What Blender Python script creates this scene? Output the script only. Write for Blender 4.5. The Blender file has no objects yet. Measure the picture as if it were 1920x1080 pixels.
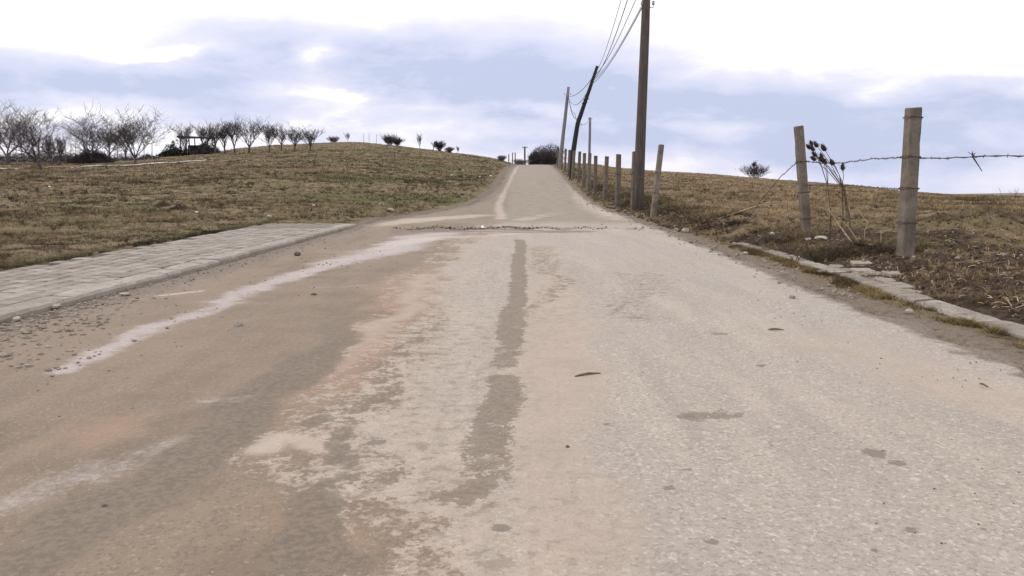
import bpy, math, random
import numpy as np
from mathutils import Vector

random.seed(11)
rng = np.random.default_rng(11)
S = bpy.context.scene
COL = S.collection

# ------------------------------------------------------------------ camera
F, HC = 1500.0, 1.1
PITCH = math.atan(215 / F)
CP, SP = math.cos(PITCH), math.sin(PITCH)
cam_d = bpy.data.cameras.new("camera")
cam = bpy.data.objects.new("camera", cam_d)
COL.objects.link(cam)
cam.location = (0, 0, HC)
cam.rotation_euler = (math.pi / 2 - PITCH, 0, 0)
cam_d.sensor_width = 36
cam_d.lens = 36 * F / 1920
cam_d.clip_start = 0.05
cam_d.clip_end = 8000
S.camera = cam


def ray(px, py):
    """direction of a photograph pixel, scaled to depth (y) = 1"""
    u, v = (px - 960) / F, (540 - py) / F
    yy = CP + v * SP
    return u / yy, (v * CP - SP) / yy


# ------------------------------------------------------------------ view
S.view_settings.view_transform = 'Standard'
S.view_settings.look = 'None'
S.view_settings.exposure = 0.11
S.view_settings.gamma = 1
S.view_settings.use_curve_mapping = False

# ------------------------------------------------------------------ sun
SUN_EL, SUN_AZ = 34, -68          # degrees; azimuth from +Y, negative = left
sd = bpy.data.lights.new("sun", 'SUN')
sd.energy = 1.4
sd.angle = math.radians(16)
sd.color = (1.0, 0.95, 0.88)
sun = bpy.data.objects.new("sun", sd)
COL.objects.link(sun)
sv = Vector((math.sin(math.radians(SUN_AZ)) * math.cos(math.radians(SUN_EL)),
             math.cos(math.radians(SUN_AZ)) * math.cos(math.radians(SUN_EL)),
             math.sin(math.radians(SUN_EL))))
sun.rotation_euler = sv.to_track_quat('Z', 'Y').to_euler()


# ------------------------------------------------------------------ node helper
class NT:
    def __init__(self, tree):
        self.t = tree
        self.n, self.l = tree.nodes, tree.links
        self.n.clear()

    def _set(self, sock, v):
        if isinstance(v, bpy.types.NodeSocket):
            self.l.new(v, sock)
        elif v is not None:
            if isinstance(v, (tuple, list)) and sock.type == 'RGBA' and len(v) == 3:
                v = (*v, 1)
            sock.default_value = v

    def m(self, op, a, b=None, c=None, clamp=False):
        n = self.n.new('ShaderNodeMath'); n.operation = op; n.use_clamp = clamp
        self._set(n.inputs[0], a)
        if b is not None: self._set(n.inputs[1], b)
        if c is not None: self._set(n.inputs[2], c)
        return n.outputs[0]

    def mix(self, f, a, b, mode='MIX'):
        n = self.n.new('ShaderNodeMix'); n.data_type = 'RGBA'; n.blend_type = mode
        self._set(n.inputs[0], f); self._set(n.inputs[6], a); self._set(n.inputs[7], b)
        return n.outputs[2]

    def noise(self, vec, scale, detail=4, rough=0.55, dist=0.0, out=0):
        n = self.n.new('ShaderNodeTexNoise')
        n.inputs['Scale'].default_value = scale
        n.inputs['Detail'].default_value = detail
        n.inputs['Roughness'].default_value = rough
        n.inputs['Distortion'].default_value = dist
        if vec is not None: self.l.new(vec, n.inputs['Vector'])
        return n.outputs[out]

    def voro(self, vec, scale, feature='F1', out='Distance', rand=1.0):
        n = self.n.new('ShaderNodeTexVoronoi'); n.feature = feature
        n.inputs['Scale'].default_value = scale
        n.inputs['Randomness'].default_value = rand
        self.l.new(vec, n.inputs['Vector'])
        return n.outputs[out]

    def step(self, v, lo, hi, a=0.0, b=1.0):
        n = self.n.new('ShaderNodeMapRange'); n.interpolation_type = 'SMOOTHSTEP'
        self._set(n.inputs[0], v)
        for i, q in enumerate((lo, hi, a, b)): self._set(n.inputs[i + 1], q)
        return n.outputs[0]

    def scale(self, vec, s):
        n = self.n.new('ShaderNodeVectorMath'); n.operation = 'MULTIPLY'
        self.l.new(vec, n.inputs[0]); n.inputs[1].default_value = s
        return n.outputs[0]

    def add(self, a, b):
        n = self.n.new('ShaderNodeVectorMath'); n.operation = 'ADD'
        self._set(n.inputs[0], a); self._set(n.inputs[1], b)
        return n.outputs[0]

    def coord(self, which='Object'):
        return self.n.new('ShaderNodeTexCoord').outputs[which]

    def attr(self, name, out='Fac'):
        n = self.n.new('ShaderNodeAttribute'); n.attribute_name = name
        return n.outputs[out]

    def bump(self, h, strength, dist, normal=None):
        n = self.n.new('ShaderNodeBump')
        n.inputs['Strength'].default_value = strength
        n.inputs['Distance'].default_value = dist
        self.l.new(h, n.inputs['Height'])
        if normal is not None: self.l.new(normal, n.inputs['Normal'])
        return n.outputs[0]

    def out(self, color, rough=0.9, normal=None, spec=0.25):
        b = self.n.new('ShaderNodeBsdfPrincipled')
        self._set(b.inputs['Base Color'], color)
        self._set(b.inputs['Roughness'], rough)
        b.inputs['Specular IOR Level'].default_value = spec
        if normal is not None: self.l.new(normal, b.inputs['Normal'])
        o = self.n.new('ShaderNodeOutputMaterial')
        self.l.new(b.outputs[0], o.inputs[0])


def mat(name):
    m = bpy.data.materials.new(name); m.use_nodes = True
    return m, NT(m.node_tree)


# ------------------------------------------------------------------ sky
W = bpy.data.worlds.new("World"); S.world = W; W.use_nodes = True
w = NT(W.node_tree)
dirv = w.coord('Generated')
sep = w.n.new('ShaderNodeSeparateXYZ'); w.l.new(dirv, sep.inputs[0])
X, Y, Z = sep.outputs
sky = w.n.new('ShaderNodeTexSky'); sky.sky_type = 'NISHITA'; sky.sun_disc = False
sky.sun_elevation = math.radians(SUN_EL); sky.sun_rotation = math.radians(SUN_AZ)
bg1 = w.n.new('ShaderNodeBackground'); w.l.new(sky.outputs[0], bg1.inputs[0]); bg1.inputs[1].default_value = 0.10
# cloud deck: long banks near the horizon, seen through direction only
stretch = w.scale(dirv, (2.6, 2.6, 7.5))
n_big = w.noise(stretch, 1.25, 5, 0.5, 0.35)
n_small = w.noise(stretch, 3.3, 6, 0.56, 0.35)
n_fine = w.noise(w.add(stretch, (3., 9., 1.)), 5.5, 6, 0.6, 0.4)
warp = w.noise(stretch, 2.0, 4, 0.6, out=1)
wsep = w.n.new('ShaderNodeSeparateXYZ'); w.l.new(warp, wsep.inputs[0])
ysafe = w.m('MAXIMUM', w.m('ABSOLUTE', Y), 0.02)
A = w.m('ADD', w.m('DIVIDE', X, ysafe), w.m('MULTIPLY', w.m('SUBTRACT', wsep.outputs[0], 0.5), 0.20))
T = w.m('ADD', w.m('DIVIDE', Z, ysafe), w.m('MULTIPLY', w.m('SUBTRACT', wsep.outputs[1], 0.5), 0.075))
front = w.m('GREATER_THAN', Y, 0.0)
blobs = [  # banks of grey-blue cloud (+) and bright breaks (-): centre, half size, amount
    (470, 75, 110, 32, .60), (640, 105, 150, 38, .55), (420, 155, 170, 30, .75), (90, 135, 150, 34, .60),
    (760, 128, 120, 36, .55), (950, 130, 130, 46, .85), (900, 185, 150, 26, .55), (520, 205, 170, 14, .55),
    (1150, 190, 190, 46, .75), (200, 168, 200, 16, .45), (1330, 185, 120, 22, .45), (1490, 200, 110, 24, .5),
    (1780, 205, 190, 30, .65), (1560, 235, 300, 30, .5), (1100, 255, 300, 20, .45), (1750, 290, 260, 28, .4),
    (1400, 285, 200, 24, .35), (820, 225, 150, 10, .35), (330, 215, 100, 10, .3),
    (587, 112, 30, 26, -1.0), (285, 108, 85, 12, -.8), (640, 185, 90, 13, -.6), (730, 212, 80, 10, -.5),
    (960, 232, 150, 12, -.6), (150, 215, 190, 16, -.5), (470, 250, 200, 12, -.4), (1640, 178, 50, 12, -.5),
    (1440, 215, 160, 12, -.45), (1300, 235, 100, 10, -.3), (860, 95, 60, 16, -.3)]
acc = None
for px, py, rx, ry, am in blobs:
    a0, t0 = ray(px, py)
    ea = w.m('POWER', w.m('ABSOLUTE', w.m('MULTIPLY', w.m('SUBTRACT', A, a0), F / rx)), 2.0)
    et = w.m('POWER', w.m('ABSOLUTE', w.m('MULTIPLY', w.m('SUBTRACT', T, t0), F / ry)), 2.0)
    g = w.m('MULTIPLY', w.m('EXPONENT', w.m('MULTIPLY', w.m('ADD', ea, et), -0.55)), am)
    acc = g if acc is None else w.m('ADD', acc, g)
acc = w.m('MULTIPLY', acc, front)
# generic cloudiness elsewhere, fading into the bright white overcast higher up
lowfade = w.step(Z, 0.07, 0.21, 1.0, 0.0)
cl = w.m('MULTIPLY', w.step(n_big, 0.38, 0.66), 0.42)
cl = w.m('ADD', cl, w.m('MULTIPLY', w.m('SUBTRACT', n_small, 0.5), 1.5))
dens = w.m('ADD', w.m('MULTIPLY', w.m('ADD', cl, 0.03), lowfade), w.m('MULTIPLY', w.m('MULTIPLY', acc, 0.82), w.m('ADD', 0.45, w.m('MULTIPLY', n_fine, 1.1))))
dens = w.m('MULTIPLY', dens, 1.0, clamp=True)
thick = w.m('SUBTRACT', w.m('MULTIPLY', dens, 0.98), w.m('MULTIPLY', w.m('SUBTRACT', n_small, 0.5), 0.0), clamp=True)
white = w.mix(w.step(Z, -0.01, 0.07), (0.93, 0.90, 0.97), (1.03, 1.02, 1.06))
ccol = w.mix(w.step(thick, 0.0, 0.38), white, (0.785, 0.785, 0.93))
ccol = w.mix(w.step(thick, 0.30, 0.72), ccol, (0.665, 0.70, 0.885))
ccol = w.mix(w.step(thick, 0.62, 1.0), ccol, (0.545, 0.60, 0.80))
zen = w.step(Z, 0.10, 0.75, 1.0, 1.7)
bg2 = w.n.new('ShaderNodeBackground'); w.l.new(ccol, bg2.inputs[0]); w.l.new(zen, bg2.inputs[1])
mx = w.n.new('ShaderNodeMixShader'); mx.inputs[0].default_value = 0.95
w.l.new(bg1.outputs[0], mx.inputs[1]); w.l.new(bg2.outputs[0], mx.inputs[2])
wo = w.n.new('ShaderNodeOutputWorld'); w.l.new(mx.outputs[0], wo.inputs[0])


# ------------------------------------------------------------------ noise (numpy)
def _h(ix, iy, seed):
    n = (ix.astype(np.int64) * 374761393 + iy.astype(np.int64) * 668265263 + seed * 1442695041) & 0xffffffff
    n = ((n ^ (n >> 13)) * 1274126177) & 0xffffffff
    return ((n ^ (n >> 16)) & 0xffff) / 65535.0


def vnoise(x, y, seed=0):
    x = np.asarray(x, float); y = np.asarray(y, float)
    ix, iy = np.floor(x), np.floor(y)
    fx, fy = x - ix, y - iy
    fx = fx * fx * (3 - 2 * fx); fy = fy * fy * (3 - 2 * fy)
    a, b = _h(ix, iy, seed), _h(ix + 1, iy, seed)
    c, d = _h(ix, iy + 1, seed), _h(ix + 1, iy + 1, seed)
    return (a * (1 - fx) + b * fx) * (1 - fy) + (c * (1 - fx) + d * fx) * fy


def fbm(x, y, seed=0, octv=4, g=0.5):
    s = 0; a = 1; t = 0
    for i in range(octv):
        s = s + a * vnoise(x * 2 ** i + 17.3 * i, y * 2 ** i - 9.1 * i, seed + i); t += a; a *= g
    return s / t


def sstep(v, lo, hi):
    u = np.clip((np.asarray(v, float) - lo) / (hi - lo), 0, 1)
    return u * u * (3 - 2 * u)


# ------------------------------------------------------------------ terrain shape
SKY = [(-1600, 300), (-500, 303), (0, 304), (150, 301), (260, 297), (330, 292), (400, 285), (440, 278), (520, 272),
       (600, 268), (650, 266), (700, 268), (760, 275), (820, 282), (900, 292), (940, 299), (960, 305), (975, 308),
       (1035, 308), (1060, 308), (1117, 311), (1165, 317), (1213, 321), (1300, 326), (1400, 334), (1494, 341),
       (1600, 349), (1700, 360), (1800, 367), (1920, 369), (2300, 372), (3500, 376)]
DIST = [(-1600, 95), (0, 92), (300, 100), (500, 125), (640, 130), (800, 118), (900, 100), (960, 84), (1040, 82),
        (1100, 92), (1230, 100), (1500, 120), (1800, 150), (3500, 160)]
Y0T = [(-1600, 12), (500, 15), (900, 22), (980, 27), (1150, 27), (1300, 22), (3500, 16)]
_px = np.arange(-1600, 3501, 4.0)


def _smooth(tab, w=9):
    v = np.interp(_px, [p[0] for p in tab], [p[1] for p in tab])
    k = np.ones(w) / w
    return np.convolve(np.pad(v, w // 2, mode='edge'), k, 'valid')


_ts = np.array([ray(p, q)[1] for p, q in zip(_px, _smooth(SKY, 7))])
_ds = _smooth(DIST, 25)
_y0 = _smooth(Y0T, 31)
_as = np.array([ray(p, 300)[0] for p in _px])


def base(x, y):
    x = np.asarray(x, float); y = np.asarray(y, float)
    a = x / np.maximum(y, 4.0)
    ts = np.interp(a, _as, _ts); D = np.interp(a, _as, _ds); y0 = np.interp(a, _as, _y0)
    zc = HC + ts * D
    u = (y - y0) / (D - y0)
    e = 0.07
    f = (np.sqrt(np.maximum(u, 0) ** 2 + e * e) - e) / (math.sqrt(1 + e * e) - e)
    up = zc * f
    dn = zc - (y - D) * 0.035
    k = 0.12
    d = up - dn
    return 0.5 * (up + dn - np.sqrt(d * d + k * k)) + 0.5 * (np.sqrt(dn * dn * 0 + k * k) * 0) + 0.0


def hit_fn(fn, px, py):
    a, t = ray(px, py)
    ys = np.concatenate([np.arange(1.0, 200, 0.05)])
    g = fn(a * ys, ys) - (HC + t * ys)
    i = np.argmax(g >= 0)
    if g[i] < 0:                                    # pixel above the land: take the crest
        i = int(np.argmin(np.abs(g[ys > 20]))) + int((ys <= 20).sum())
    y = ys[i]
    return float(a * y), float(y)


# road edges, read off the photograph and set down on the land
RR = [hit_fn(base, *p) for p in [(1880, 667), (1747, 617), (1580, 560), (1413, 490), (1300, 450), (1240, 428),
      (1165, 402), (1112, 381), (1086, 361), (1066, 341), (1048, 322), (1034, 310)]]
LL = [hit_fn(base, *p) for p in [(0, 608), (300, 527), (655, 428), (700, 414), (790, 402), (862, 388), (905, 373),
      (932, 352), (943, 332), (954, 315), (964, 310)]]
RR = [(RR[0][0] - 0.1, -6)] + RR + [(RR[-1][0] + .8, 100), (RR[-1][0] + 1.5, 120)]
d0 = (LL[2][0] - LL[0][0]) / (LL[2][1] - LL[0][1])
LL = [(LL[0][0] - d0 * (LL[0][1] + 6), -6)] + LL + [(LL[-1][0] + .8, 100), (LL[-1][0] + 1.5, 120)]
KX0, KY0 = LL[1]                      # a point on the kerb line
KD = Vector((d0, 1, 0)).normalized()  # direction of the kerb line
KN = Vector((-KD.y, KD.x, 0))         # towards the grass


def _edge(tab):
    yy = np.arange(-6, 120, 0.25)
    v = np.interp(yy, [p[1] for p in tab], [p[0] for p in tab])
    k = np.ones(7) / 7
    return yy, np.convolve(np.pad(v, 3, mode='edge'), k, 'valid')


_ry, _rx = _edge(RR); _ly, _lx = _edge(LL)
xr = lambda y: np.interp(y, _ry, _rx)
xl = lambda y: np.interp(y, _ly, _lx)
PAVE_END = 16.9
PAVE_W = 1.98


def pave_sd(x, y):
    """distance inside the raised pavement strip (positive inside)"""
    s = (x - KX0) * KN.x + (y - KY0) * KN.y
    return np.minimum(np.minimum(s, PAVE_W - s), PAVE_END - y)


MOUNDS = [(1760, 448, .8, .16), (1850, 428, 1.1, .26), (1910, 452, .9, .22), (1800, 470, .7, .12), (1640, 440, .8, .10),
          (305, 384, .35, .12), (337, 389, .35, .12), (700, 412, .4, .05), (1420, 425, .7, .10), (160, 300, 3, .0)]
MOUNDS = [(*hit_fn(base, a, b), r, h) for a, b, r, h in MOUNDS]


def ground(x, y):
    x = np.asarray(x, float); y = np.asarray(y, float)
    z = base(x, y)
    out = np.maximum(xl(y) - x, x - xr(y))          # >0 outside the road
    far = np.clip(y / 40, 0.25, 3)
    bumps = (fbm(x * 1.3, y * 1.3, 3) - .5) * 0.10 + (fbm(x * 5, y * 5, 9, 3) - .5) * 0.07 \
        + (fbm(x * .25, y * .25, 5, 3) - .5) * 0.30 * np.clip(y / 30, 0, 1)
    o = sstep(out, 0.0, 1.2)
    right = (x > 0)
    z = z + np.where(right, 0.16 * sstep(out, .35, 1.6) + (fbm(x * 2.1, y * 2.1, 31, 3) - .45) * .16 * sstep(out, .9, 1.8) * sstep(y, 30, 14),
                     0.10 * sstep(out, 0.0, 1.4) * sstep(y, 22, 14))
    z = z + bumps * o
    for mx_, my_, r, h in MOUNDS:
        z = z + h * np.exp(-((x - mx_) ** 2 + (y - my_) ** 2) / (r * r)) * (0.7 + 0.6 * fbm(x * 4, y * 4, 77, 2))
    z = z - 0.06 * sstep(-out, -0.02, 0.10)
    pv = pave_sd(x, y)
    z = np.where(pv > -0.35, np.where(pv > 0.02, -0.05, np.minimum(z, 0.035 + 0.05 * fbm(x * 6, y * 6, 4, 2))), z)
    return z


def hit(px, py):
    return hit_fn(ground, px, py)


def gz(x, y):
    return float(ground(np.array([x]), np.array([y]))[0])


def P(px, py, y):
    """world point of a photograph pixel at depth y"""
    a, t = ray(px, py)
    return Vector((a * y, y, HC + t * y))


# ------------------------------------------------------------------ object helpers
def tag(o, label=None, cat=None, group=None, kind=None):
    if label: o['label'] = label
    if cat: o['category'] = cat
    if group: o['group'] = group
    if kind: o['kind'] = kind
    return o


def mesh_np(name, verts, faces, m, smooth=False):
    me = bpy.data.meshes.new(name)
    verts = np.asarray(verts, np.float32); faces = np.asarray(faces, np.int32)
    k = faces.shape[1]
    me.vertices.add(len(verts)); me.vertices.foreach_set('co', verts.ravel())
    me.loops.add(faces.size); me.loops.foreach_set('vertex_index', faces.ravel())
    me.polygons.add(len(faces))
    me.polygons.foreach_set('loop_start', np.arange(0, faces.size, k, dtype=np.int32))
    me.update(calc_edges=True)
    if smooth: me.polygons.foreach_set('use_smooth', np.ones(len(faces), bool))
    me.materials.append(m)
    return me


def link(name, me, parent=None, loc=None):
    o = bpy.data.objects.new(name, me); COL.objects.link(o)
    if parent is not None: o.parent = parent
    if loc is not None: o.location = loc
    return o


def fattr(me, name, vals):
    a = me.attributes.new(name, 'FLOAT', 'POINT'); a.data.foreach_set('value', np.asarray(vals, np.float32).ravel())


def cattr(me, name, vals):
    a = me.attributes.new(name, 'FLOAT_COLOR', 'POINT')
    v = np.ones((len(vals), 4), np.float32); v[:, :3] = vals
    a.data.foreach_set('color', v.ravel())


class MB:
    """collects tubes, boxes and rocks into one mesh"""
    def __init__(self): self.v, self.f = [], []

    def tube(self, pts, rad, n=4, cap=True):
        b = len(self.v); pts = [Vector(p) for p in pts]
        if not isinstance(rad, (list, tuple)): rad = [rad] * len(pts)
        ref = Vector((0.31, 0.87, 0.2))
        for i, p in enumerate(pts):
            d = (pts[min(i + 1, len(pts) - 1)] - pts[max(i - 1, 0)])
            if d.length < 1e-9: d = Vector((0, 0, 1))
            d.normalize()
            s = d.cross(ref)
            if s.length < .1: s = d.cross(Vector((1, 0, 0)))
            s.normalize(); t = d.cross(s)
            for k in range(n):
                a = 2 * math.pi * k / n
                self.v.append(p + (s * math.cos(a) + t * math.sin(a)) * rad[i])
        for i in range(len(pts) - 1):
            for k in range(n):
                q = (k + 1) % n
                self.f.append((b + i * n + k, b + i * n + q, b + (i + 1) * n + q, b + (i + 1) * n + k))
        if cap:
            self.f.append(tuple(b + k for k in range(n))[::-1])
            e = b + (len(pts) - 1) * n
            self.f.append(tuple(e + k for k in range(n)))
        return self

    def box(self, c, sx, sy, sz, rz=0.0, jit=0.0):
        b = len(self.v); cr, sr = math.cos(rz), math.sin(rz)
        for z in (-1, 1):
            for x, y in ((-1, -1), (1, -1), (1, 1), (-1, 1)):
                X_, Y_ = x * sx / 2 + random.uniform(-jit, jit), y * sy / 2 + random.uniform(-jit, jit)
                self.v.append(Vector((c[0] + X_ * cr - Y_ * sr, c[1] + X_ * sr + Y_ * cr,
                                      c[2] + z * sz / 2 + random.uniform(-jit, jit))))
        for q in ((0, 3, 2, 1), (4, 5, 6, 7), (0, 1, 5, 4), (1, 2, 6, 5), (2, 3, 7, 6), (3, 0, 4, 7)):
            self.f.append(tuple(b + i for i in q))
        return self

    def rock(self, c, r, flat=.6, seg=6, rings=4):
        b = len(self.v)
        ph = random.random() * 6
        sx, sy = random.uniform(.8, 1.35), random.uniform(.7, 1.0)
        cr, sr = math.cos(ph), math.sin(ph)
        for i in range(rings + 1):
            th = math.pi * i / rings
            for k in range(seg):
                a = 2 * math.pi * k / seg
                q = r * random.uniform(.82, 1.12)
                x, y, z = q * math.sin(th) * math.cos(a) * sx, q * math.sin(th) * math.sin(a) * sy, q * math.cos(th) * flat
                self.v.append(Vector((c[0] + x * cr - y * sr, c[1] + x * sr + y * cr, c[2] + z)))
        for i in range(rings):
            for k in range(seg):
                q = (k + 1) % seg
                self.f.append((b + i * seg + k, b + (i + 1) * seg + k, b + (i + 1) * seg + q, b + i * seg + q))
        return self

    def build(self, name, m, parent=None, smooth=False, loc=None):
        me = bpy.data.meshes.new(name)
        off = Vector(loc) if loc is not None else Vector((0, 0, 0))
        me.from_pydata([v - off for v in self.v], [], self.f)
        me.materials.append(m)
        if smooth: me.polygons.foreach_set('use_smooth', np.ones(len(me.polygons), bool))
        return link(name, me, parent, loc)


def empty(name, loc):
    o = bpy.data.objects.new(name, None); COL.objects.link(o); o.location = loc; o.empty_display_size = .2
    return o


# ------------------------------------------------------------------ materials
# land: winter grass, soil, gravelly verge
M_ground, g = mat('winter_grass_ground')
co = g.coord()
n1 = g.noise(co, .35, 4, .6); n2 = g.noise(co, 2.2, 5, .62, .4); n3 = g.noise(co, 11, 4, .65); n4 = g.noise(co, 70, 3, .7)
gn = g.noise(g.add(co, (31., 7., 0.)), .16, 4, .6)
col = g.mix(g.step(n2, .35, .66), (.120, .087, .050), (.215, .160, .098))
col = g.mix(g.m('MULTIPLY', g.step(gn, .44, .62), g.attr('green')), col, g.mix(g.step(n3, .35, .65), (.070, .072, .026), (.125, .118, .046)))
col = g.mix(g.step(g.m('ADD', n2, g.m('MULTIPLY', n3, .5)), .66, .56, 0, .85), col, (.040, .030, .018))
col = g.mix(g.step(n3, .60, .72, 0, .5), col, (.21, .165, .11))
soil = g.mix(g.step(n3, .38, .62), (.022, .015, .010), (.075, .050, .034))
col = g.mix(g.step(g.m('ADD', g.attr('soil'), g.m('MULTIPLY', g.m('SUBTRACT', n2, .5), 1.1)), .40, .62), col, soil)
grav = g.mix(g.step(n4, .4, .65), (.13, .100, .075), (.27, .222, .178))
grav = g.mix(g.step(n3, .52, .62, 0, .7), grav, (.10, .075, .055))
col = g.mix(g.step(g.m('ADD', g.attr('verge'), g.m('MULTIPLY', g.m('SUBTRACT', n3, .5), 1.2)), .40, .66), col, grav)
hgt = g.m('ADD', g.m('MULTIPLY', n3, 1.0), g.m('MULTIPLY', n4, .35))
g.out(g.mix(g.step(n4, .3, .7), col, g.mix(1.0, col, (.72, .70, .68), 'MULTIPLY')), .95, g.bump(hgt, .9, .05), .1)

# road surface
M_road, g = mat('dusty_worn_asphalt')
co = g.coord()
f0 = g.noise(co, .5, 4, .55); f1 = g.noise(co, 2.6, 5, .6, .3); f2 = g.noise(co, 9, 5, .68, .2)
f3 = g.noise(co, 38, 4, .7); f4 = g.noise(co, 150, 2, .6)
streak = g.noise(g.scale(co, (3.0, .35, 1)), 1.2, 5, .6)
asph = g.mix(g.step(streak, .35, .65), (.262, .226, .190), (.318, .270, .220))
asph = g.mix(g.step(f0, .42, .62), asph, (.284, .247, .212))
# chippings of the aggregate
v1 = g.voro(co, 95, out='Color'); vs = g.n.new('ShaderNodeSeparateColor'); g.l.new(v1, vs.inputs[0])
v2 = g.voro(co, 46, out='Color'); vs2 = g.n.new('ShaderNodeSeparateColor'); g.l.new(v2, vs2.inputs[0])
asph = g.mix(g.step(vs.outputs[0], .66, .90, 0, .48), asph, (.165, .140, .120))
asph = g.mix(g.step(vs.outputs[1], .82, 1.0, 0, .42), asph, (.50, .45, .40))
asph = g.mix(g.m('MULTIPLY', g.step(vs2.outputs[0], .93, .95), g.step(f2, .46, .56, 0, .5)), asph, (.18, .150, .130))
asph = g.mix(g.m('MULTIPLY', g.step(vs2.outputs[1], .90, .98), g.step(f3, .42, .55, 0, .45)), asph, (.48, .43, .38))
asph = g.mix(g.step(f3, .57, .68, 0, .45), asph, (.175, .148, .122))
asph = g.mix(g.step(f2, .60, .72, 0, .45), asph, (.22, .185, .155))
peach = g.mix(g.step(f1, .35, .65), (.330, .262, .205), (.292, .234, .184))
nz = g.m('ADD', g.m('MULTIPLY', g.m('SUBTRACT', f1, .5), .8), g.m('MULTIPLY', g.m('SUBTRACT', f2, .5), 1.0))
nz2 = g.m('ADD', nz, g.m('MULTIPLY', g.m('SUBTRACT', f3, .5), .9))
nzf = g.m('ADD', g.m('MULTIPLY', g.m('SUBTRACT', f2, .5), 1.2), g.m('MULTIPLY', g.m('SUBTRACT', f3, .5), 1.3))


def M(name, w_, lo=.38, hi=.62, nn=None):
    return g.step(g.m('ADD', g.attr(name), g.m('MULTIPLY', nn or nz2, w_)), lo, hi)


col = g.mix(g.m('MULTIPLY', M('peach', .7, .1, .95), .75), asph, peach)
f5 = g.noise(co, 15, 4, .65)
col = g.mix(g.m('MULTIPLY', g.m('MULTIPLY', g.attr('fleck'), g.step(f5, .54, .62)), .62), col, (.190, .150, .115))
col = g.mix(g.m('MULTIPLY', g.attr('fleck'), g.step(f5, .46, .36, 0, .5)), col, (.37, .305, .245))
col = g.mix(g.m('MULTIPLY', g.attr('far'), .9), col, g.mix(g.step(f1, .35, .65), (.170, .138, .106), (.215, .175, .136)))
# brown silt lying over the left half, breaking up in islands along its margin
silt = g.mix(g.step(g.m('ADD', g.m('MULTIPLY', f1, .5), g.m('MULTIPLY', streak, .5)), .36, .62), (.130, .095, .064), (.184, .138, .097))
silt = g.mix(g.step(f4, .45, .7, 0, .22), silt, (.14, .105, .08))
silt = g.mix(g.step(f0, .40, .66, 0, .5), silt, (.208, .155, .112))
silt = g.mix(g.step(vs.outputs[2], .80, .95, 0, .45), silt, (.085, .064, .048))
silt = g.mix(g.step(vs.outputs[0], .86, .98, 0, .35), silt, (.32, .265, .21))
silt = g.mix(g.step(f3, .56, .68, 0, .30), silt, (.115, .088, .064))
col = g.mix(g.m('MULTIPLY', M('silt', 1.0, .40, .60), .92), col, silt)
col = g.mix(g.m('MULTIPLY', M('orange', 1.2, .3, .95), .50), col, (.260, .170, .118))
col = g.mix(g.m('MULTIPLY', M('pale', .95, .15, 1.05), .85), col, g.mix(g.step(f3, .35, .65), (.270, .228, .205), (.350, .295, .272)))  # pale dust, and wet sheen put into the base colour
col = g.mix(g.m('MULTIPLY', M('cream', .6, .30, .75), .80), col, (.365, .300, .245))
col = g.mix(g.m('MULTIPLY', M('damp', .8, .36, .60), .85), col, g.mix(g.step(f3, .4, .6), (.115, .090, .066), (.165, .130, .097)))
spl = g.m('MULTIPLY', M('track', 1.5, .42, .58, g.m('ADD', nzf, g.m('MULTIPLY', g.m('SUBTRACT', f5, .5), .5))), .80)
col = g.mix(spl, col, g.mix(g.step(f3, .40, .62), (.122, .093, .067), (.178, .138, .102)))
col = g.mix(g.m('MULTIPLY', M('spot', .85, .42, .66, nzf), .80), col, (.140, .113, .090))
col = g.mix(g.m('MULTIPLY', M('mud', .9, .40, .58), .9), col, g.mix(g.step(f3, .4, .6), (.085, .066, .050), (.150, .116, .088)))
col = g.mix(M('shoulder', 1.1, .30, .70), col, g.mix(g.step(f3, .4, .62), (.100, .076, .056), (.185, .148, .116)))
h = g.m('ADD', g.m('MULTIPLY', f3, .5), g.m('MULTIPLY', f4, .35))
h = g.m('ADD', h, g.m('MULTIPLY', vs.outputs[0], .22))
h = g.m('ADD', h, g.m('MULTIPLY', f2, .9))
rgh = g.m('SUBTRACT', .88, g.m('MULTIPLY', M('pale', .5, .3, .8), .42))
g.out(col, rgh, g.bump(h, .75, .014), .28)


def concrete(name, c1, c2, dark, sc=1.0, var=.35):
    m, g = mat(name)
    co = g.coord()
    a = g.noise(co, 4 * sc, 5, .6); b = g.noise(co, 26 * sc, 4, .65); c = g.noise(co, 110 * sc, 2, .6)
    st = g.noise(g.scale(co, (9, 9, 1.2)), 1.2 * sc, 4, .6)
    oi = g.n.new('ShaderNodeObjectInfo').outputs['Random']
    col = g.mix(g.step(a, .36, .64), c1, c2)
    col = g.mix(g.step(b, .55, .70, 0, .55), col, dark)
    col = g.mix(g.step(st, .52, .70, 0, .50), col, dark)
    col = g.mix(g.step(c, .62, .74, 0, .5), col, (.5, .46, .40))
    col = g.mix(g.m('MULTIPLY', oi, var), col, dark)
    g.out(col, .93, g.bump(g.m('ADD', b, g.m('MULTIPLY', c, .5)), .6, .01), .2)
    return m


M_post = concrete('weathered_concrete', (.140, .114, .090), (.235, .198, .158), (.055, .044, .034))
M_post_far = concrete('lichened_concrete', (.105, .088, .070), (.160, .132, .105), (.045, .036, .028))
M_kerb = concrete('kerb_concrete', (.235, .205, .175), (.305, .268, .230), (.13, .104, .080), .8)
M_paver = concrete('paver_concrete', (.225, .197, .168), (.300, .266, .232), (.145, .120, .097), .7, .75)


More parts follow.
